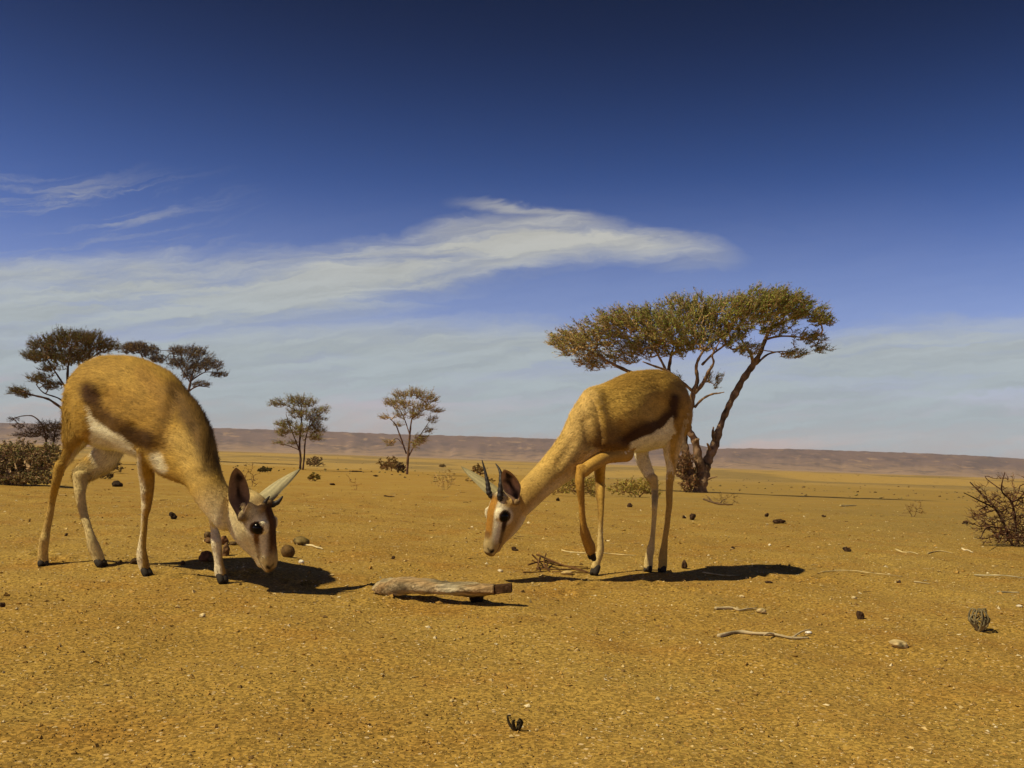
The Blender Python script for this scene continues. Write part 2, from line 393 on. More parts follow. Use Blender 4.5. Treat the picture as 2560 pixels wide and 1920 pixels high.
class Body:
    """collects lofted shapes, fuses them into one continuous skin"""
    def __init__(s): s.V = []; s.Fc = []; s.n = 0; s.comp = []; s.flow = []; s.par = []; s.dor = []
    def loft(s, comp, C, A, B, flow=1.0, egg=0.0, nseg=20, sub=4, cap=.7):
        """C centres, A dorsal half vectors, B lateral half vectors"""
        M = np.concatenate([np.asarray(C), np.asarray(A), np.asarray(B)], 1); M = catmull(M, sub)
        C, A, B = M[:, :3], M[:, 3:6], M[:, 6:9]
        T = np.gradient(C, axis=0); T /= np.linalg.norm(T, axis=1)[:, None] + 1e-9
        # rounded ends
        def endcap(c, a_, b_, t, sgn):
            r = min(np.linalg.norm(a_), np.linalg.norm(b_)) * cap; o = []
            for k in (1, 2, 3):
                th = k / 3 * math.pi / 2 * .97
                o.append((c + sgn * t * r * math.sin(th), a_ * math.cos(th), b_ * math.cos(th)))
            return o
        st = endcap(C[0], A[0], B[0], T[0], -1)[::-1]; en = endcap(C[-1], A[-1], B[-1], T[-1], 1)
        C = np.array([q_[0] for q_ in st] + list(C) + [q_[0] for q_ in en])
        A = np.array([q_[1] for q_ in st] + list(A) + [q_[1] for q_ in en])
        B = np.array([q_[2] for q_ in st] + list(B) + [q_[2] for q_ in en])
        T = np.concatenate([np.repeat(T[:1], 3, 0), T, np.repeat(T[-1:], 3, 0)])
        th = np.linspace(0, 2 * math.pi, nseg, endpoint=False)
        ct, sn = np.cos(th), np.sin(th)
        wd = 1 - egg * ct
        ring = C[:, None] + A[:, None] * ct[None, :, None] + B[:, None] * (sn * wd)[None, :, None]
        nR = len(C); base = s.n
        s.V.append(ring.reshape(-1, 3)); s.n += nR * nseg
        for i in range(nR - 1):
            for k in range(nseg):
                k2 = (k + 1) % nseg
                s.Fc.append((base + i * nseg + k, base + i * nseg + k2, base + (i + 1) * nseg + k2, base + (i + 1) * nseg + k))
        s.Fc.append(tuple(base + k for k in range(nseg))[::-1])
        s.Fc.append(tuple(base + (nR - 1) * nseg + k for k in range(nseg)))
        s.comp += [comp] * (nR * nseg)
        s.flow.append(np.repeat(T * flow, nseg, 0)); s.par.append(np.repeat(np.linspace(0, 1, nR), nseg))
        s.dor.append(np.tile(ct, nR))
    def tube(s, comp, pts, rad, flow=1.0, asp=1.0, **kw):
        pts = np.asarray(pts, float); T = np.gradient(pts, axis=0); T /= np.linalg.norm(T, axis=1)[:, None]
        A = []; B = []
        for t, r in zip(T, rad):
            side = np.cross(t, np.array([0, 1.0, 0])); side /= np.linalg.norm(side) + 1e-9
            dep = np.cross(t, side); A.append(side * r); B.append(dep * r * asp)
        s.loft(comp, pts, A, B, flow, **kw)
    def skin(s, voxel, it):
        me = bpy.data.meshes.new('tmp'); me.from_pydata(np.concatenate(s.V).tolist(), [], s.Fc); me.update()
        import bmesh
        bm = bmesh.new(); bm.from_mesh(me); bmesh.ops.recalc_face_normals(bm, faces=bm.faces); bm.to_mesh(me); bm.free()
        o = bpy.data.objects.new('tmp', me); sc.collection.objects.link(o)
        r = o.modifiers.new('r', 'REMESH'); r.mode = 'VOXEL'; r.voxel_size = voxel
        sm = o.modifiers.new('s', 'SMOOTH'); sm.factor = .5; sm.iterations = it
        dg = bpy.context.evaluated_depsgraph_get(); dg.update()
        ev = o.evaluated_get(dg); m2 = bpy.data.meshes.new_from_object(ev)
        n = len(m2.vertices); co = np.zeros(n * 3); m2.vertices.foreach_get('co', co); co = co.reshape(-1, 3)
        nr = np.zeros(n * 3); m2.vertices.foreach_get('normal', nr); nr = nr.reshape(-1, 3)
        faces = [tuple(p_.vertices) for p_ in m2.polygons]
        bpy.data.objects.remove(o); bpy.data.meshes.remove(me); bpy.data.meshes.remove(m2)
        AV = np.concatenate(s.V); kd = kdtree.KDTree(len(AV))
        for i, v_ in enumerate(AV): kd.insert(v_, i)
        kd.balance()
        idx = np.array([kd.find(v_)[1] for v_ in co])
        comp = np.array(s.comp)[idx]; flow = np.concatenate(s.flow)[idx]
        return co, nr, faces, comp, flow, np.concatenate(s.par)[idx], np.concatenate(s.dor)[idx]

def sstep(x, a_, b_):
    t = np.clip((x - a_) / (b_ - a_), 0, 1); return t * t * (3 - 2 * t)
def pdist(X, Y, poly):
    """distance to a polyline (x, y, halfwidth) minus the local half width"""
    best = np.full(X.shape, 1e9)
    for (x0, y0, r0), (x1, y1, r1) in zip(poly[:-1], poly[1:]):
        dx, dy = x1 - x0, y1 - y0
        t = np.clip(((X - x0) * dx + (Y - y0) * dy) / (dx * dx + dy * dy), 0, 1)
        best = np.minimum(best, np.hypot(X - x0 - t * dx, Y - y0 - t * dy) - (r0 + t * (r1 - r0)))
    return best
def inpoly(X, Y, pts):
    ins = np.zeros(X.shape, bool); n = len(pts)
    for i in range(n):
        x0, y0 = pts[i]; x1, y1 = pts[(i + 1) % n]
        c = ((y0 > Y) != (y1 > Y)) & (X < (x1 - x0) * (Y - y0) / ((y1 - y0) + 1e-9) + x0); ins ^= c
    return ins
def softpoly(X, Y, pts, soft):
    d = pdist(X, Y, [(x, y, 0) for x, y in pts + pts[:1]])
    return sstep(np.where(inpoly(X, Y, pts), d, -d), -soft, soft)
def lerp(c, k, col): return c * (1 - k[:, None]) + np.asarray(col)[None] * k[:, None]
def wob(V, s, seed):
    g = np.random.default_rng(seed); o = 0
    for _ in range(9):
        k = g.normal(0, 1, 3); k *= s / np.linalg.norm(k) * g.uniform(.5, 1.8); o = o + np.sin(V @ k + g.uniform(0, 6.28))
    return o / 3

# colours (linear base colours)
TAN = (.46, .285, .052); RUST = (.27, .150, .030); DARK = (.050, .021, .006); WHITE = (.82, .74, .48); CREAM = (.58, .47, .21)
BROWN = (.17, .085, .022); UMB = (.085, .045, .018); BLACK = (.012, .010, .009)

HEADSEC = [(-.088, .014, -.040, .028), (-.066, .032, -.064, .036), (-.040, .043, -.078, .039), (-.012, .043, -.078, .040),
           (.012, .037, -.073, .037), (.034, .029, -.065, .0295), (.054, .021, -.055, .0245), (.074, .014, -.046, .0215),
           (.092, .007, -.039, .0200), (.104, -.002, -.035, .0165)]
fur_mat = mat('gazelle_coat', vcol=True, rough=.75, spec=.15, sheen=.0, bump=(240, .25, .002), var=(160, .86, 1.12, (1, 1, 1)))
horn_mat = mat('horn_keratin', (.024, .019, .015), rough=.55, spec=.3, bump=(120, .3, .002))
eye_mat = mat('eye_gloss', (.004, .003, .002), rough=.18, spec=.14)
hoof_mat = mat('hoof_keratin', (.030, .024, .017), rough=.75, spec=.15, bump=(90, .3, .002), var=(60, .6, 1.5, (1, 1, 1)))

def tube_mesh(pts, rad, nseg=10, rings=None):
    """simple tapered tube with parallel frames; returns verts, faces"""
    pts = np.asarray(pts, float); T = np.gradient(pts, axis=0); T /= np.linalg.norm(T, axis=1)[:, None] + 1e-12
    ref = np.array([0.31, .87, .38]); V = []
    u = np.cross(T[0], ref); u /= np.linalg.norm(u)
    for p_, t, r in zip(pts, T, rad):
        u = u - t * (u @ t); u /= np.linalg.norm(u) + 1e-12; w_ = np.cross(t, u)
        th = np.linspace(0, 2 * math.pi, nseg, endpoint=False)
        V.append(p_ + (np.cos(th)[:, None] * u + np.sin(th)[:, None] * w_) * r)
    V = np.concatenate(V); n = len(pts); Fc = []
    for i in range(n - 1):
        for k in range(nseg):
            k2 = (k + 1) % nseg; Fc.append((i * nseg + k, i * nseg + k2, (i + 1) * nseg + k2, (i + 1) * nseg + k))
    Fc.append(tuple(range(nseg))[::-1]); Fc.append(tuple((n - 1) * nseg + k for k in range(nseg)))
    return V, Fc

def ear_mesh(base, tip, face, width, colin, colout, cup=.45, seed=1, dark=1.0, far=False):
    """leaf shaped cupped ear with inner and outer skins; face = direction the opening looks"""
    L = tip - base; ln = np.linalg.norm(L); t = L / ln
    n = face - t * (face @ t); n /= np.linalg.norm(n); s_ = np.cross(t, n)
    nu, nv = 26, 17; V = []; C = []
    for layer in (0, 1):
        for i in range(nu):
            u = i / (nu - 1)
            wd = width * .5 * (max(math.sin(math.pi * min(.12 + u * .90, 1.0) ** .92), 0) ** .50) * (.34 + .66 * sstep(np.array(u), 0, .45)) + .0006
            if far: wd = width * .5 * (1 - u ** 2.4) ** .85 * (.82 + .18 * math.sin(u * math.pi)) + .0006
            roll = 1.0 + 1.15 * (1 - sstep(np.array(u), 0, .5))
            for k in range(nv):
                v = k / (nv - 1) * 2 - 1
                ang = v * (1.0 + .5 * (roll - 1)) * 1.15
                x = wd * math.sin(ang) / math.sin(1.15); d = -cup * wd * (math.cos(ang) - math.cos(1.15)) * 1.6
                edge = 1 - abs(v) ** 4
                off = (-.0022 * edge) if layer else 0.0
                bend = 0.0 if far else -.010 * math.sin(u * math.pi)
                V.append(base + t * (u * ln) + s_ * x + n * (d + off + bend))
                if layer == 0:
                    streak = .5 + .5 * math.sin(v * 9 + math.sin(u * 7 + seed) * 1.6 + seed)
                    star = math.exp(-((v * (1.3 + .75 * math.sin(u * 13 + seed)) - .12 * math.sin(u * 9)) / .36) ** 2) * (1 if u < .82 else max(0, 1 - (u - .82) / .12))
                    kk = min(1, max(star * (.80 + .20 * math.sin(u * 17 + v * 3)), .22 * streak * (u < .9)) * dark)
                    c = np.array(colin) * (1 - kk) + np.array((.018, .010, .007)) * kk
                    e2 = abs(v) ** 6
                    c = c * (1 - e2) + np.array(colout) * .8 * e2
                else: c = np.array(colout) * (1 - .35 * math.exp(-((u - 1) / .15) ** 2)) * (1 - .45 * abs(v) ** 5) * (.86 + .14 * math.sin(v * 14 + math.sin(u * 6) * 2))  # outer rim darkened to paint the ear's shadow line
                C.append(c)
    Fc = []; off = nu * nv
    for i in range(nu - 1):
        for k in range(nv - 1):
            q_ = i * nv + k
            Fc.append((q_, q_ + 1, q_ + nv + 1, q_ + nv)); Fc.append((off + q_, off + q_ + nv, off + q_ + nv + 1, off + q_ + 1))
    for i in range(nu - 1):
        for k in (0, nv - 1):
            q_ = i * nv + k; f_ = (q_, q_ + nv, off + q_ + nv, off + q_); Fc.append(f_ if k == 0 else f_[::-1])
    for k in range(nv - 1):
        q_ = (nu - 1) * nv + k; Fc.append((q_, q_ + 1, off + q_ + 1, off + q_))
    return np.array(V), Fc, np.array(C)

def gazelle(cfg):
    b = Body(); cx = cfg['crop']; lat = np.array(cfg['lateral'])      # lateral: unit vector to the animal's far side
    Yh = lambda Y: Y / F
    # trunk and neck
    for comp in ('trunk', 'neck'):
        C = []; A = []; B = []
        S = cfg[comp]
        for (tx, ty), (bx, by), Y, hw in S:
            t_ = P(*cx(tx, ty), Y); b_ = P(*cx(bx, by), Y); C.append((t_ + b_) / 2); A.append((t_ - b_) / 2)
        C = np.array(C); A = np.array(A); T = np.gradient(C, axis=0)
        for i in range(len(S)):
            l = np.cross(A[i], T[i]); l /= np.linalg.norm(l)
            if l @ lat < 0: l = -l
            l = l * .6 + lat * .4; l -= A[i] * (l @ A[i]) / (A[i] @ A[i]); l /= np.linalg.norm(l); B.append(l * S[i][3])
        b.loft(comp, C, A, B, flow=-1.0, egg=cfg.get('egg', .06) if comp == 'trunk' else 0, nseg=28)
    # limbs given as rows (v, left u, right u, Y)
    for comp, rows in cfg['limbs']:
        pts = []; rad = []
        for r_ in rows:
            v, u0, u1, Y = r_[:4]; va = r_[4] if len(r_) > 4 else v
            p0 = P(*cx(u0, v), Y); p1 = P(*cx(u1, va), Y); pts.append((p0 + p1) / 2); rad.append(np.linalg.norm(p1 - p0) / 2)
        T = np.gradient(np.array(pts), axis=0); T /= np.linalg.norm(T, axis=1)[:, None]
        adj = []
        for (r_, t, rd) in zip(rows, T, rad):
            if len(r_) > 4: adj.append(rd)
            else: adj.append(rd * max(.45, math.sqrt(max(0, 1 - t[0] ** 2))))
        b.tube(comp, pts, adj, flow=1.0, asp=cfg['asp'].get(comp, .95), nseg=16)
    # head
    H = np.array(cfg['head_axes']); HO = np.array(cfg['head_o']); HS = cfg['head_s']
    hp = lambda x, y, z: HO + (H[0] * x + H[1] * y + H[2] * z) * HS
    C = [hp(x, 0, (zt + zb) / 2) for x, zt, zb, w_ in HEADSEC]
    A = [H[2] * (zt - zb) / 2 * HS for x, zt, zb, w_ in HEADSEC]; B = [H[1] * w_ * HS for x, zt, zb, w_ in HEADSEC]
    b.loft('head', C, A, B, flow=-1.0, egg=-.10, nseg=24, cap=.55)
    for sy in (1, -1):
        b.tube('head', [hp(.0, sy * .021, .022), hp(.012, sy * .021, .018)], [.017, .015], asp=1.0, nseg=12)          # brow
        b.tube('head', [hp(.070, sy * .010, -.012), hp(.096, sy * .0095, -.011)], [.014, .0115], nseg=12)            # muzzle pads
        b.tube('head', [hp(-.036, sy * .016, .030), hp(-.040, sy * .017, .043)], [.012, .0090], nseg=12)             # horn pedicles
        b.tube('head', [hp(-.055, sy * .026, .006), hp(-.058, sy * .036, .004)], [.018, .013], nseg=12)               # ear roots
    b.tube('head', [hp(.050, 0, -.038), hp(.088, 0, -.038)], [.013, .010], nseg=12)                                  # lower jaw
    for E_, sy in zip(cfg['ears'], cfg['ear_side']):
        bs = P(*E_['root'], E_['rootY']) if 'rootY' in E_ else hp(*E_['root']); tp_ = P(*E_['tip'], E_['tipY'])
        b.tube('head', [hp(-.052, sy * .022, .0), (hp(-.052, sy * .022, .0) + bs) / 2, bs], [.0165, .0125, .0085], nseg=12)
    co, nr, faces, comp, flow, par, dor = b.skin(.0032, 3)
    iu, iv = projpx(co); u0_, v0_ = cx(0, 0); iu = (iu - u0_) / cfg['scale']; iv = (iv - v0_) / cfg['scale']
    bk = np.isin(comp, ['trunk', 'neck', 'thigh_near', 'thigh_far']) * 1.0; amp = 0
    for poly, a_m, w_r in cfg['relief']:
        amp = amp + a_m * np.exp(-(np.maximum(pdist(iu, iv, poly), 0) / w_r) ** 2) * bk
    amp = amp + .0012 * wob(co, 45, 17) * bk
    co = co + nr * np.asarray(amp)[:, None]
    tm_ = bpy.data.meshes.new('t'); tm_.from_pydata(co.tolist(), [], faces); tm_.update()
    nr = np.zeros(len(co) * 3); tm_.vertices.foreach_get('normal', nr); nr = nr.reshape(-1, 3); bpy.data.meshes.remove(tm_)
    px, py = projpx(co); col = cfg['paint'](co, nr, comp, px, py, par, dor)
    # head markings in head space; left crown colour carries painted ear shade
    hl = (co - HO) / HS; hx, hy, hz = hl @ H[0], hl @ H[1], hl @ H[2]; ay = np.abs(hy)
    hm = (comp == 'head') * 1.0
    hc = np.tile(np.array(cfg['face']), (len(co), 1))
    hc = lerp(hc, sstep(hz, -.03, -.06) * .6, WHITE)
    hc = lerp(hc, sstep(hx, -.035, -.09) * .55, TAN)
    zt = np.interp(hx, [s_[0] for s_ in HEADSEC], [s_[1] for s_ in HEADSEC])
    fore = sstep(hz - zt, -.024, -.012)
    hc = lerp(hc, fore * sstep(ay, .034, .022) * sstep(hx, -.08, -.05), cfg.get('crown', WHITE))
    hc = lerp(hc, fore * sstep(ay, .0185, .0125) * sstep(hx, -.05, -.03) * sstep(hx, .088, .06), cfg['blaze'])
    hc = lerp(hc, fore * sstep(ay, .013, .008) * sstep(hx, .050, .062) * sstep(hx, .085, .070), BROWN)
    hc = lerp(hc, sstep(hx, .062, .085) * sstep(hz, -.028, -.016) * .8, (.40, .29, .10))
    hc = lerp(hc, sstep(np.abs(ay - .026), .010, .004) * sstep(hz - zt, -.034, -.024) * sstep(hx, -.03, -.01) * sstep(hx, .085, .06) * .65, WHITE)
    # white ring round the eye, dark tear stripe to the mouth corner
    de = np.hypot(hx - .004, (hz - .012))
    hc = lerp(hc, sstep(de, .030, .021) * sstep(ay, .018, .026) * .6, WHITE)
    hc = lerp(hc, sstep(de, .0182, .0165) * sstep(ay, .018, .026), UMB)
    tear = pdist(hx, hz, [(.012, .006, .006), (.030, -.004, .0055), (.052, -.014, .0045), (.068, -.020, .004)])
    hc = lerp(hc, sstep(tear, .004, -.002) * sstep(ay, .008, .014) * (1 - .35 * sstep(hx, .03, .05)), cfg.get('tear', BROWN))
    hc = lerp(hc, sstep(np.hypot((hx - .098), (ay - .010) * .8, ) + np.abs(hz + .012) * .7, .0125, .008), BLACK)
    hc = lerp(hc, sstep(hx, .104, .110) * sstep(np.abs(hz + .014), .014, .006) * .8, UMB)
    mouth = pdist(hx, hz, [(.066, -.024, .0), (.085, -.0275, .0), (.110, -.027, 0)])
    hc = lerp(hc, sstep(mouth, .0028, .0008) * .75, UMB)
    for sx in (1, -1):
        dk = np.hypot(hx + .040, ay - .017)
        hc = lerp(hc, sstep(dk, .020, .012) * sstep(hz, .036, .046) * .85 * .5, UMB)
    for E_ in cfg['ears']:
        bs = P(*E_['root'], E_['rootY']) if 'rootY' in E_ else hp(*E_['root'])
        hc = lerp(hc, sstep(np.linalg.norm(co - bs, axis=1), .024, .012) * .8, (.20, .13, .06))
    k = sstep(hx, -.150, -.075) * np.isin(comp, ['head', 'neck']) * (np.hypot(hy, hz + .02) < .10)
    col = col * (1 - k[:, None]) + hc * k[:, None]
    col *= (1 + .07 * wob(co, 90, 5))[:, None]
    col = np.clip(col, .004, .9)
    # ---- ears
    verts = [co]; allf = list(faces); cols = [col]; nor = [nr]; nv = len(co)
    for E_ in cfg['ears']:
        bs = P(*E_['root'], E_['rootY']) if 'rootY' in E_ else hp(*E_['root']); tipp = P(*E_['tip'], E_['tipY']); ev, ef, ec = ear_mesh(bs, tipp, np.array(E_['face'], float), E_['w'], E_['cin'], E_['cout'], E_.get('cup', .45), E_.get('seed', 1), E_.get('dark', 1), E_.get('far', False))
        tm = bpy.data.meshes.new('t'); tm.from_pydata(ev.tolist(), [], ef); tm.update()
        en = np.zeros(len(ev) * 3); tm.vertices.foreach_get('normal', en); bpy.data.meshes.remove(tm)
        allf += [tuple(i + nv for i in f_) for f_ in ef]; verts.append(ev); cols.append(ec); nor.append(en.reshape(-1, 3)); nv += len(ev)
    # ---- short coat: fine tapered hairs lying along the body, shaded with the skin's own normals
    tri = np.array([f_[:3] for f_ in faces] + [(f_[0], f_[2], f_[3]) for f_ in faces if len(f_) == 4])
    pa, pb, pc = co[tri[:, 0]], co[tri[:, 1]], co[tri[:, 2]]
    ar = np.linalg.norm(np.cross(pb - pa, pc - pa), axis=1)
    cm = comp[tri[:, 0]]
    big = (cm == 'trunk') | (cm == 'neck'); upper = np.char.startswith(cm.astype(str), 'thigh')
    wgt = ar * np.where(big | upper, 1.0, np.where(cm == 'head', .8, .55)); wgt /= wgt.sum()
    N = cfg['hairs']; ti = rng.choice(len(tri), N, p=wgt)
    r1, r2 = rng.random(N), rng.random(N); fl_ = r1 + r2 > 1; r1[fl_] = 1 - r1[fl_]; r2[fl_] = 1 - r2[fl_]
    bp_ = pa[ti] + (pb[ti] - pa[ti]) * r1[:, None] + (pc[ti] - pa[ti]) * r2[:, None]
    vi = tri[ti, 0]; nn = nr[vi]; fl = flow[vi] + np.array([0, 0, -.35]) * big[ti][:, None]
    fl = fl - nn * (fl * nn).sum(1)[:, None]; fl /= np.linalg.norm(fl, axis=1)[:, None] + 1e-9
    lift = cfg['lift'] * rng.uniform(.4, 1.3, N)
    clen = np.where(big[ti] | upper[ti], 1.0, np.where(cm[ti] == 'head', .35, .38)) * cfg['hair_len'] * rng.uniform(.5, 1.2, N)
    # the eye and muzzle stay bare
    hxv, hzv = hx[vi], hz[vi]
    clen = np.where((cm[ti] == 'head') & ((np.hypot(hxv - .004, hzv - .012) < .018) | (hxv > .085)), .0012, clen)
    clen = clen * np.where(cm[ti] == 'neck', .35 + .65 * sstep(hxv, -.12, -.26), 1.0)
    cl = wob(bp_, 130, 9); jit = rng.normal(0, .22, (N, 3)) + np.stack([cl, np.roll(cl, 1), -cl], 1) * .03
    dr = fl + nn * lift[:, None] + jit; dr /= np.linalg.norm(dr, axis=1)[:, None]
    sd_ = np.cross(dr, nn); sd_ /= np.linalg.norm(sd_, axis=1)[:, None] + 1e-9
    wdt = rng.uniform(.00045, .0008, N)[:, None]
    v0 = bp_ - sd_ * wdt; v1 = bp_ + sd_ * wdt; v2 = bp_ + dr * clen[:, None]
    hv = np.stack([v0, v1, v2], 1).reshape(-1, 3)
    hcv = col[vi] * (rng.uniform(.70, 1.30, N) * (1 + .14 * wob(bp_, 260, 21)))[:, None]
    hcol = np.stack([hcv * .85, hcv * .85, hcv * 1.15], 1).reshape(-1, 3)
    hn = np.repeat(nn + dr * .25, 3, 0)
    ids = np.arange(N) * 3 + nv; allf += list(zip(ids.tolist(), (ids + 1).tolist(), (ids + 2).tolist()))
    verts.append(hv); cols.append(np.clip(hcol, .003, .95)); nor.append(hn)
    V = np.concatenate(verts); Cc = np.concatenate(cols); Nn = np.concatenate(nor); Nn /= np.linalg.norm(Nn, axis=1)[:, None] + 1e-9
    origin = cfg['origin']
    rt = root('gazelle', origin, cfg['label'], 'gazelle', 'gazelles searching the ground for food')
    me = mesh_np('body', V - origin, allf, [fur_mat], Cc)
    me.normals_split_custom_set_from_vertices(Nn.astype(np.float32).tolist())
    link('body', me, rt)
    # ---- horns
    for pts, r0 in cfg['horns']:
        pts = np.array([hp(*pts[0])] + [P(*p_[:2], p_[2]) for p_ in pts[1:]])
        pp = catmull(pts, 10); n = len(pp); u = np.linspace(0, 1, n)
        rr_ = r0 * (1 - u * .96) ** .85 * (1 + .10 * np.sin(u * n * 1.35) * (u < .7)) + .0006
        hv_, hf_ = tube_mesh(pp, rr_, 12); link('horn', mesh_np('horn', hv_ - origin, hf_, [horn_mat]), rt)
    # ---- eyes
    import bmesh
    for sy in (1, -1):
        bm = bmesh.new(); bmesh.ops.create_uvsphere(bm, u_segments=20, v_segments=14, radius=.0152 * HS)
        me = bpy.data.meshes.new('eye'); bm.to_mesh(me); bm.free(); me.materials.append(eye_mat)
        me.polygons.foreach_set('use_smooth', np.full(len(me.polygons), True))
        link('eye', me, rt, hp(.004, sy * .0285, .012) - origin)
    # ---- hooves: two toes each
    for (tx, ty), (ex, ey), wpx, Y0, Y1 in cfg['hooves']:
        t0 = P(*cx(tx, ty), Y0); t1 = P(*cx(ex, ey), Y1)
        wm = wpx * cfg['scale'] * Y0 / F
        ax = t1 - t0; l_ = np.cross(ax, [0, 0, 1.0]); 
        l_ = np.array(cfg['lateral']); l_ = l_ - ax * (l_ @ ax) / (ax @ ax); l_ /= np.linalg.norm(l_)
        Vh = []; Fh = []; nb = 0
        for s_ in (-1, 1):
            pts = [t0 + l_ * s_ * wm * .13, t0 + ax * .5 + l_ * s_ * wm * .19, t0 + ax * .85 + l_ * s_ * wm * .20, t1 + l_ * s_ * wm * .14]
            v_, f_ = tube_mesh(catmull(np.array(pts), 3), np.interp(np.linspace(0, 1, 10), [0, .4, .8, 1], [wm * .31, wm * .35, wm * .29, wm * .10]), 10)
            Vh.append(v_); Fh += [tuple(i + nb for i in q_) for q_ in f_]; nb += len(v_)
        Vh = np.concatenate(Vh); zg = tz(Vh[:, 0], Vh[:, 1]) - .002
        if cfg.get('ground_hooves', True) and ey > cfg['lifted_above']: Vh[:, 2] = np.maximum(Vh[:, 2], zg)
        link('hoof', mesh_np('hoof', Vh - origin, Fh, [hoof_mat]), rt)
    return rt

# ---------------- left gazelle (photo region origin 60,840, 0.4069 px per unit)
cl1 = lambda u, v: (60 + .4069 * u, 840 + .4069 * v)
gY = lambda c, u, v: float(G(*c(u, v))[1])
fnh, ffh = gY(cl1, 115, 1412), gY(cl1, 470, 1413)
fnf, fff = gY(cl1, 745, 1472), gY(cl1, 1222, 1515)
def paintL(V, N, comp, px, py, par, dor):
    u = (px - 60) / .4069 + 10 * wob(V, 60, 3); v = (py - 840) / .4069 + 10 * wob(V, 60, 4)
    c = np.tile(np.array(TAN), (len(V), 1))
    c *= .90
    c = lerp(c, sstep(v, 420, 150) * .6, (.27, .165, .038))
    c = lerp(c, sstep(pdist(u, v, [(560, 400, 60), (760, 480, 80), (820, 640, 60)]), 90, -30) * .6, RUST)
    # rusty shoulder, and brown nape deepened with painted shade
    c = lerp(c, sstep(pdist(u, v, [(760, 260, 30), (850, 330, 40), (880, 450, 30)]), 80, -10) * .8, RUST)
    c = lerp(c, sstep(pdist(u, v, [(920, 320, 24), (1020, 430, 60), (1080, 540, 66), (1115, 680, 46), (1160, 800, 26)]), 70, -14) * .92, (.095, .050, .012))
    c = lerp(c, sstep(pdist(u, v, [(900, 440, 10), (885, 580, 14), (860, 670, 20)]), 70, -10) * .5, (.14, .07, .016))  # shade painted along the shoulder crease
    c = lerp(c, sstep(pdist(u, v, [(960, 640, 40), (1040, 800, 50), (1130, 960, 40), (1180, 1080, 40)]), 70, -20) * .5, (.42, .29, .085))
    # flank band, with painted hip shadow at its rear end
    c = lerp(c, sstep(pdist(u, v, [(400, 320, 22), (420, 370, 42), (470, 460, 34), (540, 520, 40), (620, 585, 42), (670, 620, 34), (760, 640, 44)]), 46, -14) * .90, (.090, .043, .010))
    c = lerp(c, sstep(pdist(u, v, [(640, 600, 14), (700, 632, 30), (770, 640, 24)]), 36, -10) * .75, (.055, .026, .007))
    c = lerp(c, sstep(pdist(u, v, [(402, 320, 24), (425, 372, 30)]), 46, -10) * .85, DARK)  # hip shadow painted as a dark blob
    # white belly and chest
    wb = softpoly(u, v, [(395, 440), (430, 480), (500, 545), (600, 605), (640, 640), (690, 690), (740, 760), (700, 900), (430, 900), (415, 640)], 10)
    bodyk = ((comp == 'trunk') | (comp == 'neck') | (comp == 'thigh_far')) * 1.0
    c = lerp(c, wb * bodyk, WHITE)
    c = lerp(c, sstep(pdist(u, v, [(820, 740, 24), (850, 810, 20)]), 30, -10) * .85 * bodyk, WHITE)
    # limbs
    nearleg = (comp == 'thigh_near'); c = lerp(c, nearleg * sstep(u - np.interp(v, [450, 640, 700, 850], [370, 375, 330, 245]), -25, 12) * .75, WHITE)
    shin = np.isin(comp, ['leg_near', 'leg_foot']); c = lerp(c, shin * .35 * sstep(v, 900, 1250), CREAM)
    c = lerp(c, np.isin(comp, ['leg_far']) * .8, CREAM); c = lerp(c, (comp == 'thigh_far') * sstep(v, 740, 820) * .7, CREAM)
    c = lerp(c, (comp == 'fore_near') * sstep(u - np.interp(v, [690, 930, 1100, 1300, 1480], [715, 735, 735, 712, 730]), 8, -10) * .7 * sstep(v, 700, 790), WHITE)
    c = lerp(c, (comp == 'fore_near') * sstep(u - np.interp(v, [690, 950, 1100, 1300], [775, 782, 752, 745]), -12, 14) * .55, BROWN)
    c = lerp(c, (comp == 'fore_far') * sstep(u - np.interp(v, [1050, 1200, 1350, 1500], [1160, 1190, 1210, 1230]), 14, -14) * .85, WHITE)
    c = lerp(c, (comp == 'fore_far') * sstep(u - np.interp(v, [1050, 1200, 1350, 1500], [1160, 1190, 1215, 1240]), 0, 20) * .5, BROWN)
    return c
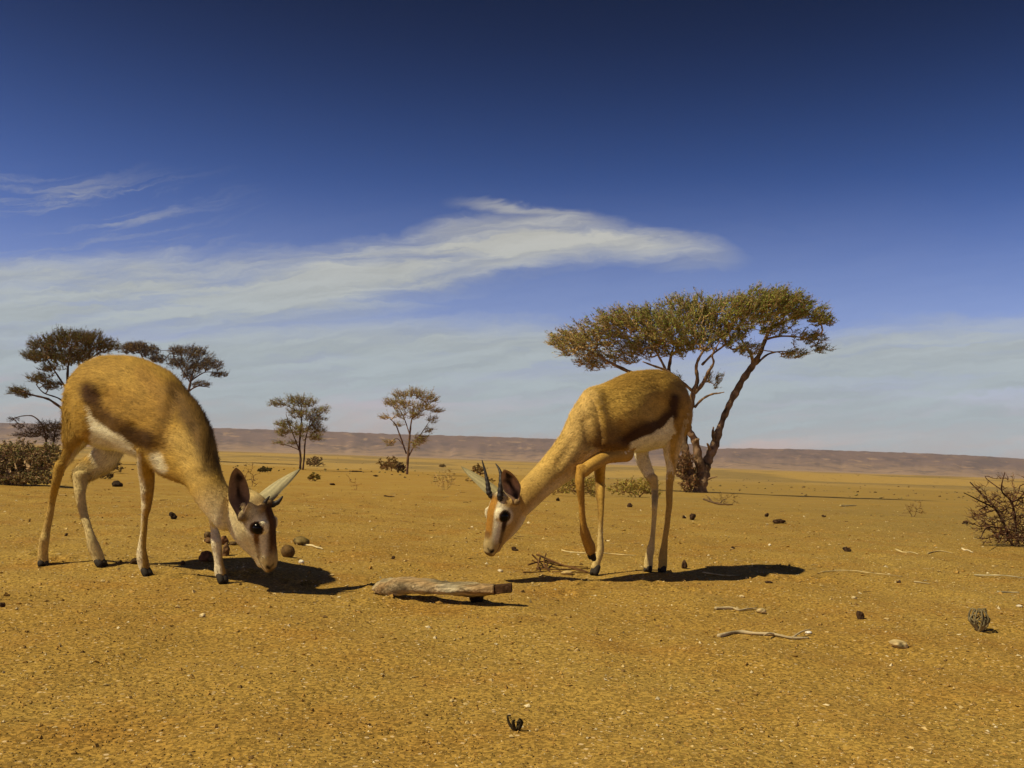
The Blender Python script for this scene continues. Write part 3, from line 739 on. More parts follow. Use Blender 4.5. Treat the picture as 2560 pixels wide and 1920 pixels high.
LEFT = dict(
    crop=cl1, scale=.4069, lateral=(.68, .73, 0.0), origin=np.array(P(330, 1130, 2.6)) * [1, 1, 0] + [0, 0, 0],
    label='gazelle on the left with short stubby horns, its nose touching the sand', egg=.08,
    trunk=[((372, 238), (340, 560), 2.775, .058), ((440, 152), (385, 640), 2.75, .082), ((545, 124), (485, 685), 2.70, .094),
           ((680, 134), (600, 700), 2.63, .102), ((790, 178), (690, 730), 2.57, .104), ((870, 236), (780, 770), 2.51, .093), ((925, 295), (865, 825), 2.47, .068)],
    neck=[((840, 235), (800, 780), 2.52, .066), ((940, 305), (850, 850), 2.46, .062), ((1028, 392), (915, 885), 2.42, .056), ((1095, 505), (975, 905), 2.38, .048), ((1135, 640), (1035, 950), 2.35, .043),
          ((1172, 775), (1090, 1045), 2.33, .040), ((1218, 885), (1150, 1125), 2.32, .037), ((1280, 965), (1210, 1190), 2.32, .036)],
    limbs=[
        ('thigh_near', [(300, 260, 420, 2.74), (420, 222, 425, 2.71), (540, 220, 410, 2.69), (640, 228, 395, 2.68), (700, 232, 345, 2.68), (760, 212, 300, 2.68), (810, 183, 255, 2.68)]),
        ('leg_near', [(790, 190, 268, 2.68), (830, 180, 246, 2.68), (900, 170, 225, 2.68), (1000, 152, 197, fnh + .01), (1100, 136, 180, fnh + .01), (1200, 112, 160, fnh + .01), (1250, 97, 155, fnh), (1300, 90, 148, fnh), (1350, 86, 146, fnh), (1385, 84, 150, fnh)]),
        ('thigh_far', [(560, 430, 600, 2.80), (660, 440, 620, 2.80), (730, 405, 560, 2.79, 790), (770, 350, 470, 2.78, 850), (830, 300, 410, 2.76, 880), (880, 298, 390, 2.75)]),
        ('leg_far', [(860, 300, 400, 2.75), (930, 306, 384, 2.74), (980, 312, 378, 2.73), (1080, 336, 392, 2.72), (1180, 366, 420, ffh + .01), (1240, 380, 442, ffh), (1290, 386, 466, ffh), (1340, 410, 488, ffh), (1380, 425, 500, ffh)]),
        ('fore_near', [(560, 660, 830, 2.49), (680, 690, 800, 2.45), (750, 694, 792, 2.46), (850, 704, 802, fnf - .03), (920, 714, 800, fnf - .02), (960, 716, 796, fnf - .02), (1010, 720, 788, fnf - .01), (1060, 721, 780, fnf - .01),
                       (1110, 720, 764, fnf), (1200, 714, 756, fnf), (1280, 702, 750, fnf), (1330, 692, 754, fnf), (1380, 694, 765, fnf), (1430, 708, 776, fnf)]),
        ('fore_far', [(620, 850, 990, 2.55), (760, 900, 1010, 2.53), (880, 990, 1080, 2.50), (960, 1060, 1135, 2.48), (1010, 1105, 1160, 2.47), (1080, 1130, 1172, 2.46), (1160, 1143, 1186, fff + .01), (1220, 1146, 1204, fff + .01), (1270, 1148, 1214, fff),
                      (1330, 1160, 1218, fff), (1380, 1168, 1222, fff), (1430, 1168, 1236, fff), (1465, 1172, 1245, fff)]),
        ('tail', [(330, 262, 284, 2.83), (430, 246, 268, 2.84), (520, 244, 260, 2.83)])],
    asp=dict(thigh_near=.62, thigh_far=.6, leg_near=1.0, fore_near=.85, fore_far=.95),
    head_axes=[(.44, .04, -.90), (.23, .96, .155), (.87, -.28, .41)], head_o=(-.6177, 2.3184, .166), head_s=1.033,
    face=(.68, .57, .29), blaze=(.10, .045, .012), crown=(.30, .20, .08), tear=(.17, .08, .018),  # crown darkened to paint in the ear's shadow
    ears=[dict(root=(601, 1296), rootY=2.268, tip=(590, 1169), tipY=2.235, face=(.12, -1, .12), w=.050, cin=(.20, .13, .085), cout=(.40, .29, .13), seed=1, dark=1.2, cup=.35),
          dict(root=(-.055, .028, .012), tip=(751, 1173), tipY=2.40, face=(.35, .75, -.75), w=.050, cin=(.20, .14, .09), cout=(.42, .37, .20), seed=4, cup=.35, far=True)],
    horns=[([(-.036, -.017, .034), (664, 1254, 2.29), (674, 1240, 2.288)], .0075), ([(-.036, .017, .034), (694, 1256, 2.325), (707, 1240, 2.327)], .0095)],
    hooves=[((118, 1375), (118, 1414), 60, fnh, fnh - .012), ((455, 1370), (485, 1412), 66, ffh, ffh - .01), ((742, 1425), (765, 1472), 62, fnf, fnf - .01), ((1205, 1455), (1228, 1518), 64, fff, fff - .015)],
    lifted_above=1300, ear_side=(-1, 1),
    relief=[([(860, 360, 20), (800, 480, 30), (760, 600, 30)], .010, 60), ([(930, 380, 8), (900, 520, 8), (850, 680, 10)], -.010, 30), ([(430, 250, 20), (470, 290, 20)], .008, 40),
            ([(500, 400, 30), (470, 500, 20)], -.010, 60), ([(640, 330, 20), (620, 480, 30)], .006, 70), ([(250, 420, 20), (250, 560, 20)], -.006, 50), ([(360, 420, 16), (350, 600, 20)], .006, 40),
            ([(1040, 560, 6), (1000, 760, 6)], -.005, 26), ([(1110, 600, 10), (1080, 800, 10)], .004, 30), ([(690, 560, 8), (720, 660, 8)], -.006, 26)],
    hairs=95000, hair_len=.0165, lift=.42, paint=paintL)

# ---------------- right gazelle (region origin 1120,880, 0.3616 px per unit)
cr1 = lambda u, v: (1120 + .3616 * u, 880 + .3616 * v)
rf, rfh, rnh = gY(cr1, 1010, 1543), gY(cr1, 1385, 1520), gY(cr1, 1480, 1522)
def paintR(V, N, comp, px, py, par, dor):
    u = (px - 1120) / .3616 + 10 * wob(V, 60, 13); v = (py - 880) / .3616 + 10 * wob(V, 60, 14)
    c = np.tile(np.array((.52, .33, .066)), (len(V), 1))
    c = lerp(c, sstep(pdist(u, v, [(1150, 190, 10), (1400, 140, 30), (1580, 220, 40), (1630, 500, 20)]), 140, 10) * .65, (.28, .155, .028))
    c = lerp(c, sstep(pdist(u, v, [(960, 300, 30), (900, 480, 40), (860, 700, 40)]), 90, -10) * .55, (.47, .32, .11))
    c = lerp(c, (comp == 'neck') * .45, (.54, .37, .12))
    c = lerp(c, (comp == 'neck') * sstep(dor, -.2, -.8) * .55, WHITE)
    c = lerp(c, sstep(pdist(u, v, [(1050, 590, 50), (1160, 600, 50), (1260, 560, 40)]), 90, -30) * .75, (.16, .075, .016))
    c = lerp(c, sstep(pdist(u, v, [(1565, 330, 30), (1545, 420, 34), (1470, 492, 42), (1350, 550, 50), (1230, 595, 40)]), 34, -18) * .97, (.050, .019, .005))
    c = lerp(c, sstep(pdist(u, v, [(1030, 640, 16), (1130, 665, 20), (1200, 640, 30)]), 36, -10) * .75, (.12, .055, .012))
    bodyk = ((comp == 'trunk') | (comp == 'thigh_far')) * 1.0
    wb = softpoly(u, v, [(1545, 430), (1500, 500), (1420, 560), (1330, 595), (1245, 620), (1235, 680), (1180, 720), (1080, 760), (1080, 860), (1600, 860), (1600, 640), (1560, 520)], 8)
    c = lerp(c, wb * bodyk, WHITE)
    c = lerp(c, (comp == 'thigh_near') * sstep(u - np.interp(v, [420, 600, 800], [1560, 1530, 1545]), 20, -14) * sstep(v, 400, 520) * .8, WHITE)
    c = lerp(c, (comp == 'thigh_near') * sstep(u - np.interp(v, [200, 420, 600, 800], [1640, 1640, 1610, 1570]), -20, 16) * .35, WHITE)
    c = lerp(c, (comp == 'leg_far') * .75, CREAM)
    c = lerp(c, (comp == 'leg_near') * .35 * sstep(v, 900, 1000), (.34, .22, .07))
    c = lerp(c, (comp == 'fore_near') * .75, (.42, .22, .035))
    c = lerp(c, (comp == 'upper_near') * .6, (.44, .25, .05))
    c = lerp(c, (comp == 'fore_near') * sstep(u - np.interp(v, [800, 1250, 1400], [925, 940, 990]), -6, 20) * .4, BROWN)
    c = lerp(c, (comp == 'fore_far') * sstep(u - np.interp(v, [800, 980, 1250], [1050, 1045, 1050]), 22, -12) * sstep(v, 1250, 1080) * .75, (.14, .07, .016))
    c = lerp(c, (comp == 'fore_far') * sstep(v, 1100, 1250) * .6, CREAM)
    return c
RIGHT = dict(
    crop=cr1, scale=.3616, lateral=(-.56, .83, 0.0), origin=np.array(P(1560, 1130, 2.95)) * [1, 1, 0],
    label='gazelle on the right with slender ringed horns, one foreleg lifted and head lowered', egg=.06,
    trunk=[((1600, 260), (1575, 600), 3.12, .058), ((1545, 165), (1520, 640), 3.085, .085), ((1430, 122), (1430, 670), 3.03, .100),
           ((1290, 135), (1320, 690), 2.97, .108), ((1160, 180), (1220, 715), 2.91, .108), ((1055, 232), (1120, 755), 2.86, .098), ((985, 268), (1040, 790), 2.82, .075)],
    neck=[((1050, 240), (1060, 760), 2.86, .070), ((965, 275), (1000, 800), 2.82, .066), ((890, 370), (935, 835), 2.79, .058), ((838, 480), (870, 870), 2.77, .052), ((780, 590), (810, 905), 2.75, .047),
          ((700, 690), (740, 955), 2.73, .042), ((610, 790), (665, 1015), 2.71, .038), ((530, 870), (600, 1080), 2.70, .036), ((470, 930), (545, 1130), 2.695, .034)],
    limbs=[
        ('thigh_near', [(260, 1490, 1640, 3.06), (380, 1490, 1652, 3.04), (500, 1480, 1648, 3.02), (600, 1478, 1628, 3.01), (700, 1490, 1602, 3.01), (800, 1510, 1580, 3.01), (870, 1508, 1562, 3.01)]),
        ('leg_near', [(850, 1508, 1566, 3.01), (930, 1506, 1556, 3.01), (1000, 1506, 1554, 3.0), (1060, 1508, 1552, 3.0), (1120, 1502, 1543, rnh), (1200, 1494, 1535, rnh), (1280, 1482, 1522, rnh), (1340, 1472, 1520, rnh), (1380, 1462, 1517, rnh), (1440, 1452, 1516, rnh), (1490, 1450, 1514, rnh)]),
        ('thigh_far', [(580, 1290, 1440, 3.10), (680, 1282, 1390, 3.10), (760, 1302, 1402, 3.09), (840, 1342, 1434, 3.08), (900, 1385, 1452, 3.07)]),
        ('leg_far', [(870, 1370, 1452, 3.07), (930, 1398, 1456, 3.07), (980, 1406, 1455, 3.06), (1060, 1408, 1450, rfh), (1150, 1407, 1442, rfh), (1250, 1400, 1434, rfh), (1320, 1388, 1430, rfh), (1360, 1374, 1430, rfh), (1410, 1362, 1420, rfh), (1460, 1354, 1416, rfh), (1490, 1354, 1416, rfh)]),
        ('upper_near', [(640, 1230, 1236, 2.86, 760), (668, 1150, 1160, 2.80, 765), (690, 1080, 1100, 2.77, 775), (715, 1020, 1055, 2.74, 800), (750, 965, 990, 2.72, 835), (790, 905, 965, 2.71, 860)]),
        ('fore_near', [(800, 886, 965, 2.71), (850, 880, 948, 2.705), (900, 878, 945, 2.70), (960, 886, 945, 2.70), (1040, 900, 946, 2.71), (1120, 906, 950, 2.72), (1200, 910, 962, 2.73), (1250, 910, 982, 2.74), (1300, 922, 1000, 2.75), (1345, 938, 1022, 2.765), (1380, 950, 1024, 2.77)]),
        ('fore_far', [(700, 1010, 1110, 2.92), (800, 1008, 1090, 2.91), (880, 1014, 1086, rf + .04), (940, 1018, 1085, rf + .03), (990, 1022, 1084, rf + .02), (1060, 1032, 1080, rf + .01), (1150, 1036, 1076, rf), (1250, 1036, 1072, rf), (1310, 1030, 1076, rf), (1360, 1030, 1080, rf), (1410, 1020, 1072, rf), (1450, 1002, 1058, rf), (1490, 985, 1050, rf)]),
        ('tail', [(330, 1640, 1656, 3.15), (430, 1648, 1664, 3.15), (530, 1640, 1654, 3.14), (600, 1632, 1640, 3.13)])],
    asp=dict(thigh_near=.62, thigh_far=.6),
    head_axes=[(-.38, -.22, -.90), (.62, -.78, -.07), (-.69, -.58, .43)], head_o=(-.0197, 2.6777, .19), head_s=1.05,
    face=(.46, .30, .095), blaze=(.34, .165, .024), crown=(.52, .44, .26), tear=(.05, .025, .01),
    ears=[dict(root=(1293, 1256), rootY=2.632, tip=(1260, 1174), tipY=2.60, face=(-.22, -1, .1), w=.050, cin=(.36, .22, .13), cout=(.48, .36, .17), seed=2.2, dark=1.5, cup=.35),
          dict(root=(-.052, -.030, .010), tip=(1153, 1167), tipY=2.80, face=(-.5, .75, -.65), w=.048, cin=(.20, .14, .09), cout=(.37, .32, .16), seed=3, cup=.35, far=True)],
    horns=[([(-.036, .017, .036), (1250, 1240, 2.646), (1252, 1210, 2.65), (1252, 1186, 2.66), (1247, 1171, 2.67), (1239, 1159, 2.68)], .0098), ([(-.036, -.017, .036), (1223, 1232, 2.675), (1219, 1208, 2.68), (1213, 1180, 2.69), (1205, 1150, 2.70)], .0098)],
    hooves=[((1030, 1480), (1005, 1540), 66, rf, rf - .015), ((985, 1375), (1000, 1432), 62, 2.765, 2.79), ((1385, 1480), (1380, 1518), 62, rfh, rfh - .01), ((1482, 1480), (1478, 1520), 62, rnh, rnh - .01)],
    lifted_above=1450, ear_side=(1, -1),
    relief=[([(1000, 300, 16), (1010, 420, 24), (1060, 580, 26)], .009, 56), ([(1110, 330, 10), (1140, 520, 10)], -.0025, 50), ([(1530, 240, 16), (1570, 300, 16)], .007, 40),
            ([(1470, 400, 30), (1500, 500, 20)], -.009, 60), ([(1250, 300, 30), (1300, 460, 30)], .005, 80), ([(950, 480, 6), (980, 640, 8)], -.007, 28), ([(1600, 450, 16), (1590, 600, 16)], -.004, 40),
            ([(1200, 500, 6), (1210, 620, 6)], -.004, 22), ([(860, 620, 6), (760, 780, 6)], -.004, 24), ([(1080, 650, 10), (1200, 640, 10)], .006, 30)],
    hairs=85000, hair_len=.0105, lift=.22, paint=paintR)
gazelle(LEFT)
gazelle(RIGHT)

# ------------------------------------------------------------------ trees and shrubs
def catp(C): return np.array(C, float)
def prisms(A, B, ra, rb, k=3):
    """many thin tapered twigs at once"""
    D = B - A; D /= np.linalg.norm(D, axis=1)[:, None] + 1e-9
    U = np.cross(D, np.array([.3, .2, .93])); U /= np.linalg.norm(U, axis=1)[:, None] + 1e-9; W = np.cross(D, U)
    n = len(A); th = np.arange(k) * 2 * math.pi / k
    off = np.cos(th)[None, :, None] * U[:, None] + np.sin(th)[None, :, None] * W[:, None]
    V = np.concatenate([A[:, None] + off * ra[:, None, None], B[:, None] + off * rb[:, None, None]], 1).reshape(-1, 3)
    b = np.arange(n)[:, None] * 2 * k; Fc = []
    for i in range(k):
        j = (i + 1) % k; Fc.append(b + np.array([[i, j, k + j, k + i]]))
    return V, np.concatenate(Fc).tolist()
def leafquads(Pt, size, cols, g):
    n = len(Pt); d = g.normal(0, 1, (n, 3)); d /= np.linalg.norm(d, axis=1)[:, None]
    e_ = np.cross(d, g.normal(0, 1, (n, 3))); e_ /= np.linalg.norm(e_, axis=1)[:, None] + 1e-9
    s = size * g.uniform(.5, 1.3, n)[:, None]
    V = np.stack([Pt - d * s, Pt + e_ * s * .30, Pt + d * s, Pt - e_ * s * .30], 1).reshape(-1, 3)
    b = np.arange(n)[:, None] * 4 + np.arange(4)[None]
    return V, b.tolist(), np.repeat(cols, 4, 0)
bark_mat = mat('tree_bark', vcol=True, rough=.95, spec=.05, bump=(9, .9, .03), var=(7, .5, 1.3, (1, 1, .3)))
twig_mat = mat('twig_bark', vcol=True, rough=.9, spec=.08)
leaf_mat = mat('small_leaves', vcol=True, rough=.8, spec=.1)

def grow(starts, sdir, attr, step, g, maxlen=14):
    """each point of the crown volume is reached from the nearest twig grown so far"""
    n0 = len(starts); cap = n0 + len(attr) * 5 + 10
    N = np.zeros((cap, 3)); N[:n0] = starts; par = np.full(cap, -1, int); cnt = n0
    dmin = np.array([np.min(((starts - a_) ** 2).sum(1)) for a_ in attr])
    order = np.argsort(np.sqrt(dmin) + g.normal(0, step * .7, len(attr)))
    for i in order:
        a_ = attr[i]; d2 = ((N[:cnt] - a_) ** 2).sum(1)
        # prefer twigs that lie below / inside so growth goes outward and up
        d2 = d2 * (1 + .5 * (N[:cnt, 2] > a_[2] + step))
        j = int(np.argmin(d2)); v = a_ - N[j]; L = math.sqrt(v @ v)
        if L < step * .45: continue
        k = int(min(max(1, round(L / step)), maxlen))
        if cnt + k >= cap: break
        prev = j; p0 = N[j]; side = g.normal(0, .08 * L, 3); side[2] = -abs(side[2]) * .4
        for m_ in range(1, k + 1):
            t = m_ / k; N[cnt] = p0 + v * t + side * math.sin(math.pi * t) + g.normal(0, step * .10, 3)
            par[cnt] = prev; prev = cnt; cnt += 1
    return N[:cnt], par[:cnt]

def veg(name, label, cat, crop, base, limbs, clumps, step_px, twig=(.006, (.16, .08, .035)), leaf=(.05, 3, (.07, .075, .02)),
        bark=(.13, .085, .05), group=None, depthk=.8, seed=1, spread=1.0, dens=1.0, names=('trunk', 'crown'), powr=.36, dryfn=None, leafdry=0.0, shoots=1.0, shootlen=2.2):
    g = np.random.default_rng(seed); bp = G(*crop(*base)); Y0 = bp[1]; m = Y0 / F            # metres per photo px
    twig = (max(twig[0], .36 * m), twig[1]); leaf = (max(leaf[0], 1.5 * m), leaf[1], leaf[2])
    sc_ = crop(1, 0)[0] - crop(0, 0)[0]
    rt = root(name, bp, label, cat, group)
    LV = []; LF = []; nb = 0; nodes = []; ny = []; nuv = []
    for li, (pts, dy) in enumerate(limbs):
        uv0 = np.array(pts[0][:2], float)
        if nodes:
            k = int(np.argmin([np.hypot(*(q_ - uv0)) for q_ in nuv])); ys = ny[k] if np.hypot(*(nuv[k] - uv0)) < 60 else 0
        else: ys = 0
        n = len(pts); w_ = [P(*crop(u, v), Y0 + ys + (dy - ys) * (i / (n - 1))) for i, (u, v, r) in enumerate(pts)]
        if li == 0 or pts[0][1] >= base[1] - 12: w_[0][2] = float(tz(w_[0][0], w_[0][1])) - .02
        cc = catmull(np.array([list(w_[i]) + [pts[i][2] * sc_ * m] for i in range(n)]), 6)
        cc[:, :3] += np.stack([wob(cc[:, :3], 3.0 / max(step_px * m * 6, .05), seed + li + s_) for s_ in (0, 50, 90)], 1) * cc[:, 3:4] * .28
        v_, f_ = tube_mesh(cc[:, :3], cc[:, 3] * (1 + .12 * np.sin(np.arange(len(cc)) * 1.7)), 10)
        v_ += np.repeat(cc[:, 3], 10)[:, None] * .10 * np.stack([wob(v_, 16, seed + 3), wob(v_, 16, seed + 7), wob(v_, 16, seed + 11)], 1)
        LV.append(v_); LF += [tuple(i + nb for i in q_) for q_ in f_]; nb += len(v_)
        for i, c_ in enumerate(cc):
            nodes.append(c_[:3]); t = i / (len(cc) - 1) * (n - 1); k = min(int(t), n - 2); tt = t - k
            nuv.append(np.array([pts[k][0] * (1 - tt) + pts[k + 1][0] * tt, pts[k][1] * (1 - tt) + pts[k + 1][1] * tt])); ny.append(ys + (dy - ys) * i / (len(cc) - 1))
    if LV:
        V = np.concatenate(LV); c = np.array(bark)[None] * (1 + .35 * wob(V, 20, seed))[:, None]
        link(names[0], mesh_np(names[0], V - bp, LF, [bark_mat], np.clip(c, .005, .8)), rt)
        st = np.array(nodes)
    else:
        st = bp[None] + np.array([[0, 0, .0]]) + g.normal(0, .3, (5, 3)) * np.array([1, 1, 0]) * m * sc_ * 20; st[:, 2] = tz(st[:, 0], st[:, 1])
    att = []
    for cl in clumps:
        u, v, ru, rv, n = cl[:5]; n = int(n * dens)
        q_ = g.normal(0, 1, (n, 3)); q_ /= np.linalg.norm(q_, axis=1)[:, None]; q_ *= g.random(n)[:, None] ** .45 * (1 + .16 * g.normal(0, 1, (n, 1)))
        cY = Y0 + (cl[5] if len(cl) > 5 else g.uniform(-1, 1) * ru * sc_ * m * depthk * spread)
        for a_ in q_:
            p_ = P(*crop(u + a_[0] * ru, v + a_[1] * rv), cY + a_[2] * ru * sc_ * m * depthk)
            zz = float(tz(p_[0], p_[1])) + .01
            if p_[2] > zz: att.append(p_)
    att = np.array(att); step = step_px * sc_ * m
    N, par = grow(st, None, att, step, g); n0 = len(st)
    tips = np.zeros(len(N)); kids = np.zeros(len(N), int)
    for i in range(len(N) - 1, n0 - 1, -1):
        if kids[i] == 0: tips[i] = 1
        tips[par[i]] += tips[i]; kids[par[i]] += 1
    rad = twig[0] * np.maximum(tips, 1) ** powr
    idx = np.arange(n0, len(N)); pr = par[idx]; ra = np.where(pr < n0, rad[idx] * 1.1, rad[pr]); ra = np.minimum(ra, rad[idx] * 1.6)
    V1, F1 = prisms(N[pr], N[idx], ra, np.where(kids[idx] == 0, rad[idx] * .35, rad[idx]), 3)
    c1 = np.array(twig[1])[None] * g.uniform(.6, 1.45, (len(idx), 1)); c1 = np.repeat(c1, 6, 0)
    # spur twigs with short spines
    fine = idx[tips[idx] <= 3]; ns = len(fine)
    rep = np.repeat(fine, 2); d = g.normal(0, 1, (len(rep), 3)); d[:, 2] = np.abs(d[:, 2]) * .7; d /= np.linalg.norm(d, axis=1)[:, None]
    sp = N[rep]; spe = sp + d * step * g.uniform(.5, 1.25, len(rep))[:, None]
    V2, F2 = prisms(sp, spe, np.full(len(rep), twig[0] * .75), np.full(len(rep), twig[0] * .3), 3)
    c2 = np.repeat(np.array(twig[1])[None] * g.uniform(.6, 1.6, (len(rep), 1)), 6, 0)
    Vs = [V1, V2]; Fs = F1 + (np.array(F2) + len(V1)).tolist(); Cs = [c1, c2]; mi = [0] * len(Fs); nv = len(V1) + len(V2)
    if shoots > 0:
        ns2 = int(len(fine) * shoots); sf = g.choice(fine, ns2); a0 = N[sf]
        H_ = max(N[:, 2].max() - bp[2], 1e-3); cen = bp + np.array([0, 0, .42 * H_])
        dd = (a0 - cen) * np.array([1, 1, .40]); dd /= np.linalg.norm(dd, axis=1)[:, None] + 1e-9
        dd = dd + g.normal(0, .34, (ns2, 3)) + np.array([0, 0, .22]); dd /= np.linalg.norm(dd, axis=1)[:, None]
        LL = step * shootlen * g.uniform(.35, 1.25, ns2)[:, None]; bend = g.normal(0, .10, (ns2, 3)) * LL
        p1 = a0 + dd * LL * .5 + bend; p2 = a0 + dd * LL + np.array([0, 0, .08]) * LL
        t_ = twig[0]; o1 = np.full(ns2, t_ * .8); o2 = np.full(ns2, t_ * .6); o3 = np.full(ns2, t_ * .25)
        for A_, B_, r_a, r_b in ((a0, p1, o1, o2), (p1, p2, o2, o3)):
            Va, Fa = prisms(A_, B_, r_a, r_b, 3); Fs += (np.array(Fa) + nv).tolist(); Vs.append(Va); nv += len(Va); mi += [0] * len(Fa)
            Cs.append(np.repeat(np.array(twig[1])[None] * g.uniform(.6, 1.6, (ns2, 1)), 6, 0))
        tt = g.random((ns2, 3))
        spe = np.concatenate([spe] + [a0 + (p2 - a0) * tt[:, k:k + 1] for k in range(3)]); sp = np.concatenate([sp] + [p1] * 2 + [p1[:0]]) if False else sp
    lf, ln, lc = leaf
    if ln > 0:
        src = np.concatenate([N[fine], spe]); k = g.choice(len(src), int(len(src) * ln), replace=True)
        Pt = src[k] + g.normal(0, step * .16, (len(k), 3))
        dry = np.array(dryfn(*[x_ for x_ in projpx(Pt)]) if dryfn else np.zeros(len(Pt)))
        keep = g.random(len(Pt)) > dry * .55
        Pt = Pt[keep]; dry = dry[keep]
        base_c = np.array(lc)[None] * g.uniform(.55, 1.5, (len(Pt), 1)) * (1 + g.normal(0, .12, (len(Pt), 3)))
        isd = g.random(len(Pt)) < np.maximum(dry * .6, leafdry)
        base_c[isd] = np.array((.32, .225, .07)) * g.uniform(.6, 1.4, (isd.sum(), 1))
        V3, F3, c3 = leafquads(Pt, lf, np.clip(base_c, .004, .7), g)
        Vs.append(V3); Fs += (np.array(F3) + nv).tolist(); Cs.append(c3); mi += [1] * len(F3)
    me = mesh_np(names[1], np.concatenate(Vs) - bp, Fs, [twig_mat, leaf_mat], np.concatenate(Cs), mi, smooth=False)
    link(names[1], me, rt)
    return rt

cb = lambda u, v: (1340 + .3617 * u, 680 + .3617 * v)
veg('acacia_tree', 'big flat topped acacia with a wide leaning crown behind the right gazelle', 'tree', cb, (1130, 1525),
    [([(1130, 1525, 52), (1150, 1440, 44), (1178, 1350, 36), (1205, 1265, 30), (1238, 1170, 31), (1272, 1070, 23), (1320, 960, 22), (1372, 850, 24), (1432, 740, 24), (1500, 640, 21), (1545, 550, 16), (1590, 440, 13), (1640, 350, 9), (1680, 280, 5)], .8),
     ([(1150, 1430, 38), (1120, 1290, 28), (1100, 1170, 26), (1060, 1090, 24), (1050, 1000, 25), (1075, 920, 21), (1092, 830, 18), (1118, 750, 13), (1110, 660, 11), (1130, 590, 9), (1180, 510, 5)], -.5),
     ([(1100, 1460, 34), (1035, 1270, 27), (1018, 1150, 24), (990, 1000, 22), (955, 850, 19), (920, 700, 15), (930, 600, 11), (950, 520, 6)], .6),
     ([(955, 850, 17), (860, 770, 15), (720, 715, 14), (620, 675, 13), (520, 630, 9), (400, 560, 6), (290, 520, 3)], -.6),
     ([(930, 760, 11), (880, 640, 9), (830, 550, 6), (790, 440, 4)], -.3),
     ([(1092, 840, 14), (1150, 770, 13), (1190, 690, 11), (1228, 625, 8), (1220, 570, 6), (1270, 480, 4)], -.9),
     ([(1080, 820, 11), (1020, 770, 10), (960, 720, 9), (900, 680, 8), (820, 650, 7), (740, 620, 4)], -1.0),
     ([(1098, 935, 9), (1150, 880, 8), (1220, 845, 7), (1262, 838, 5), (1300, 830, 3)], -.9),
     ([(1500, 640, 12), (1490, 580, 11), (1440, 500, 8), (1395, 410, 4)], .2),
     ([(1520, 640, 8), (1600, 570, 7), (1700, 548, 4), (1790, 560, 2)], 1.0),
     ([(1590, 460, 9), (1700, 440, 7), (1850, 455, 5), (1950, 510, 3)], 1.2),
     ([(1610, 410, 8), (1720, 340, 7), (1860, 290, 5), (2000, 325, 3)], .3),
     ([(1150, 640, 9), (1230, 560, 7), (1340, 480, 5)], .2),
     ([(1238, 1170, 14), (1222, 1120, 9), (1226, 1075, 5)], -.2), ([(1178, 1440, 10), (1210, 1425, 6), (1252, 1414, 3)], -.4),
     ([(1100, 1170, 14), (1122, 1156, 8)], -.6), ([(1205, 1230, 12), (1186, 1186, 6)], -.2)],
    [(230, 480, 150, 85, 230), (330, 520, 170, 95, 200), (400, 440, 170, 95, 230), (560, 370, 180, 110, 330), (420, 620, 170, 60, 130), (620, 530, 170, 110, 260), (760, 330, 180, 100, 330), (800, 520, 150, 90, 200),
     (900, 400, 180, 130, 330), (1050, 320, 180, 120, 340), (1200, 300, 180, 120, 340), (1300, 420, 160, 110, 260), (1400, 270, 170, 110, 330), (1560, 230, 180, 110, 360), (1700, 215, 170, 90, 330),
     (1830, 265, 160, 75, 260), (1960, 335, 100, 42, 110), (1900, 460, 110, 45, 70), (1640, 370, 170, 80, 220), (1000, 530, 150, 70, 150), (1130, 470, 150, 90, 200),
     (1750, 570, 110, 40, 45), (1440, 530, 110, 80, 75), (1215, 760, 60, 50, 22), (970, 740, 60, 40, 24), (1940, 530, 70, 40, 30), (640, 330, 150, 60, 120), (1000, 215, 150, 40, 60)],
    20, twig=(.0062, (.38, .26, .11)), leaf=(.027, 2.1, (.225, .255, .050)), bark=(.22, .145, .08), seed=11, shoots=2.6, shootlen=3.2, dens=.82,
    dryfn=lambda x, y: np.clip((1760 - x) / 330, 0, 1) * .65 + np.clip((y - 850) / 80, 0, 1) * .4)

cs = lambda u, v: (640 + .226 * u, 940 + .226 * v)
veg('acacia_tree', 'small bushy acacia standing left of its neighbour between the two gazelles', 'tree', cs, (498, 1037),
    [([(487, 1037, 13), (490, 900, 12), (478, 780, 11), (490, 600, 9), (505, 430, 6), (500, 330, 4)], .2), ([(518, 1037, 11), (535, 880, 9), (540, 760, 8), (562, 640, 6), (610, 470, 4)], -.3),
     ([(482, 840, 8), (430, 700, 6), (375, 560, 5), (330, 420, 3)], .5), ([(470, 815, 5), (360, 770, 4), (270, 755, 3)], -.3), ([(505, 470, 5), (420, 370, 4), (290, 310, 3)], .2), ([(560, 620, 5), (650, 480, 4), (740, 400, 3)], .5)],
    [(430, 290, 110, 60, 130), (560, 300, 110, 60, 130), (250, 310, 100, 40, 90), (690, 390, 110, 40, 90), (490, 420, 150, 70, 170), (650, 480, 110, 55, 100), (330, 540, 110, 55, 120), (300, 620, 80, 50, 80), (650, 590, 100, 75, 150),
     (490, 600, 120, 80, 170), (640, 680, 80, 35, 70), (280, 750, 60, 22, 30), (420, 740, 50, 30, 30)],
    26, twig=(.008, (.24, .15, .07)), leaf=(.038, 1.3, (.25, .25, .06)), shoots=2.2, shootlen=2.4, bark=(.10, .06, .04), seed=21, group='small acacias on the plain', leafdry=.12)
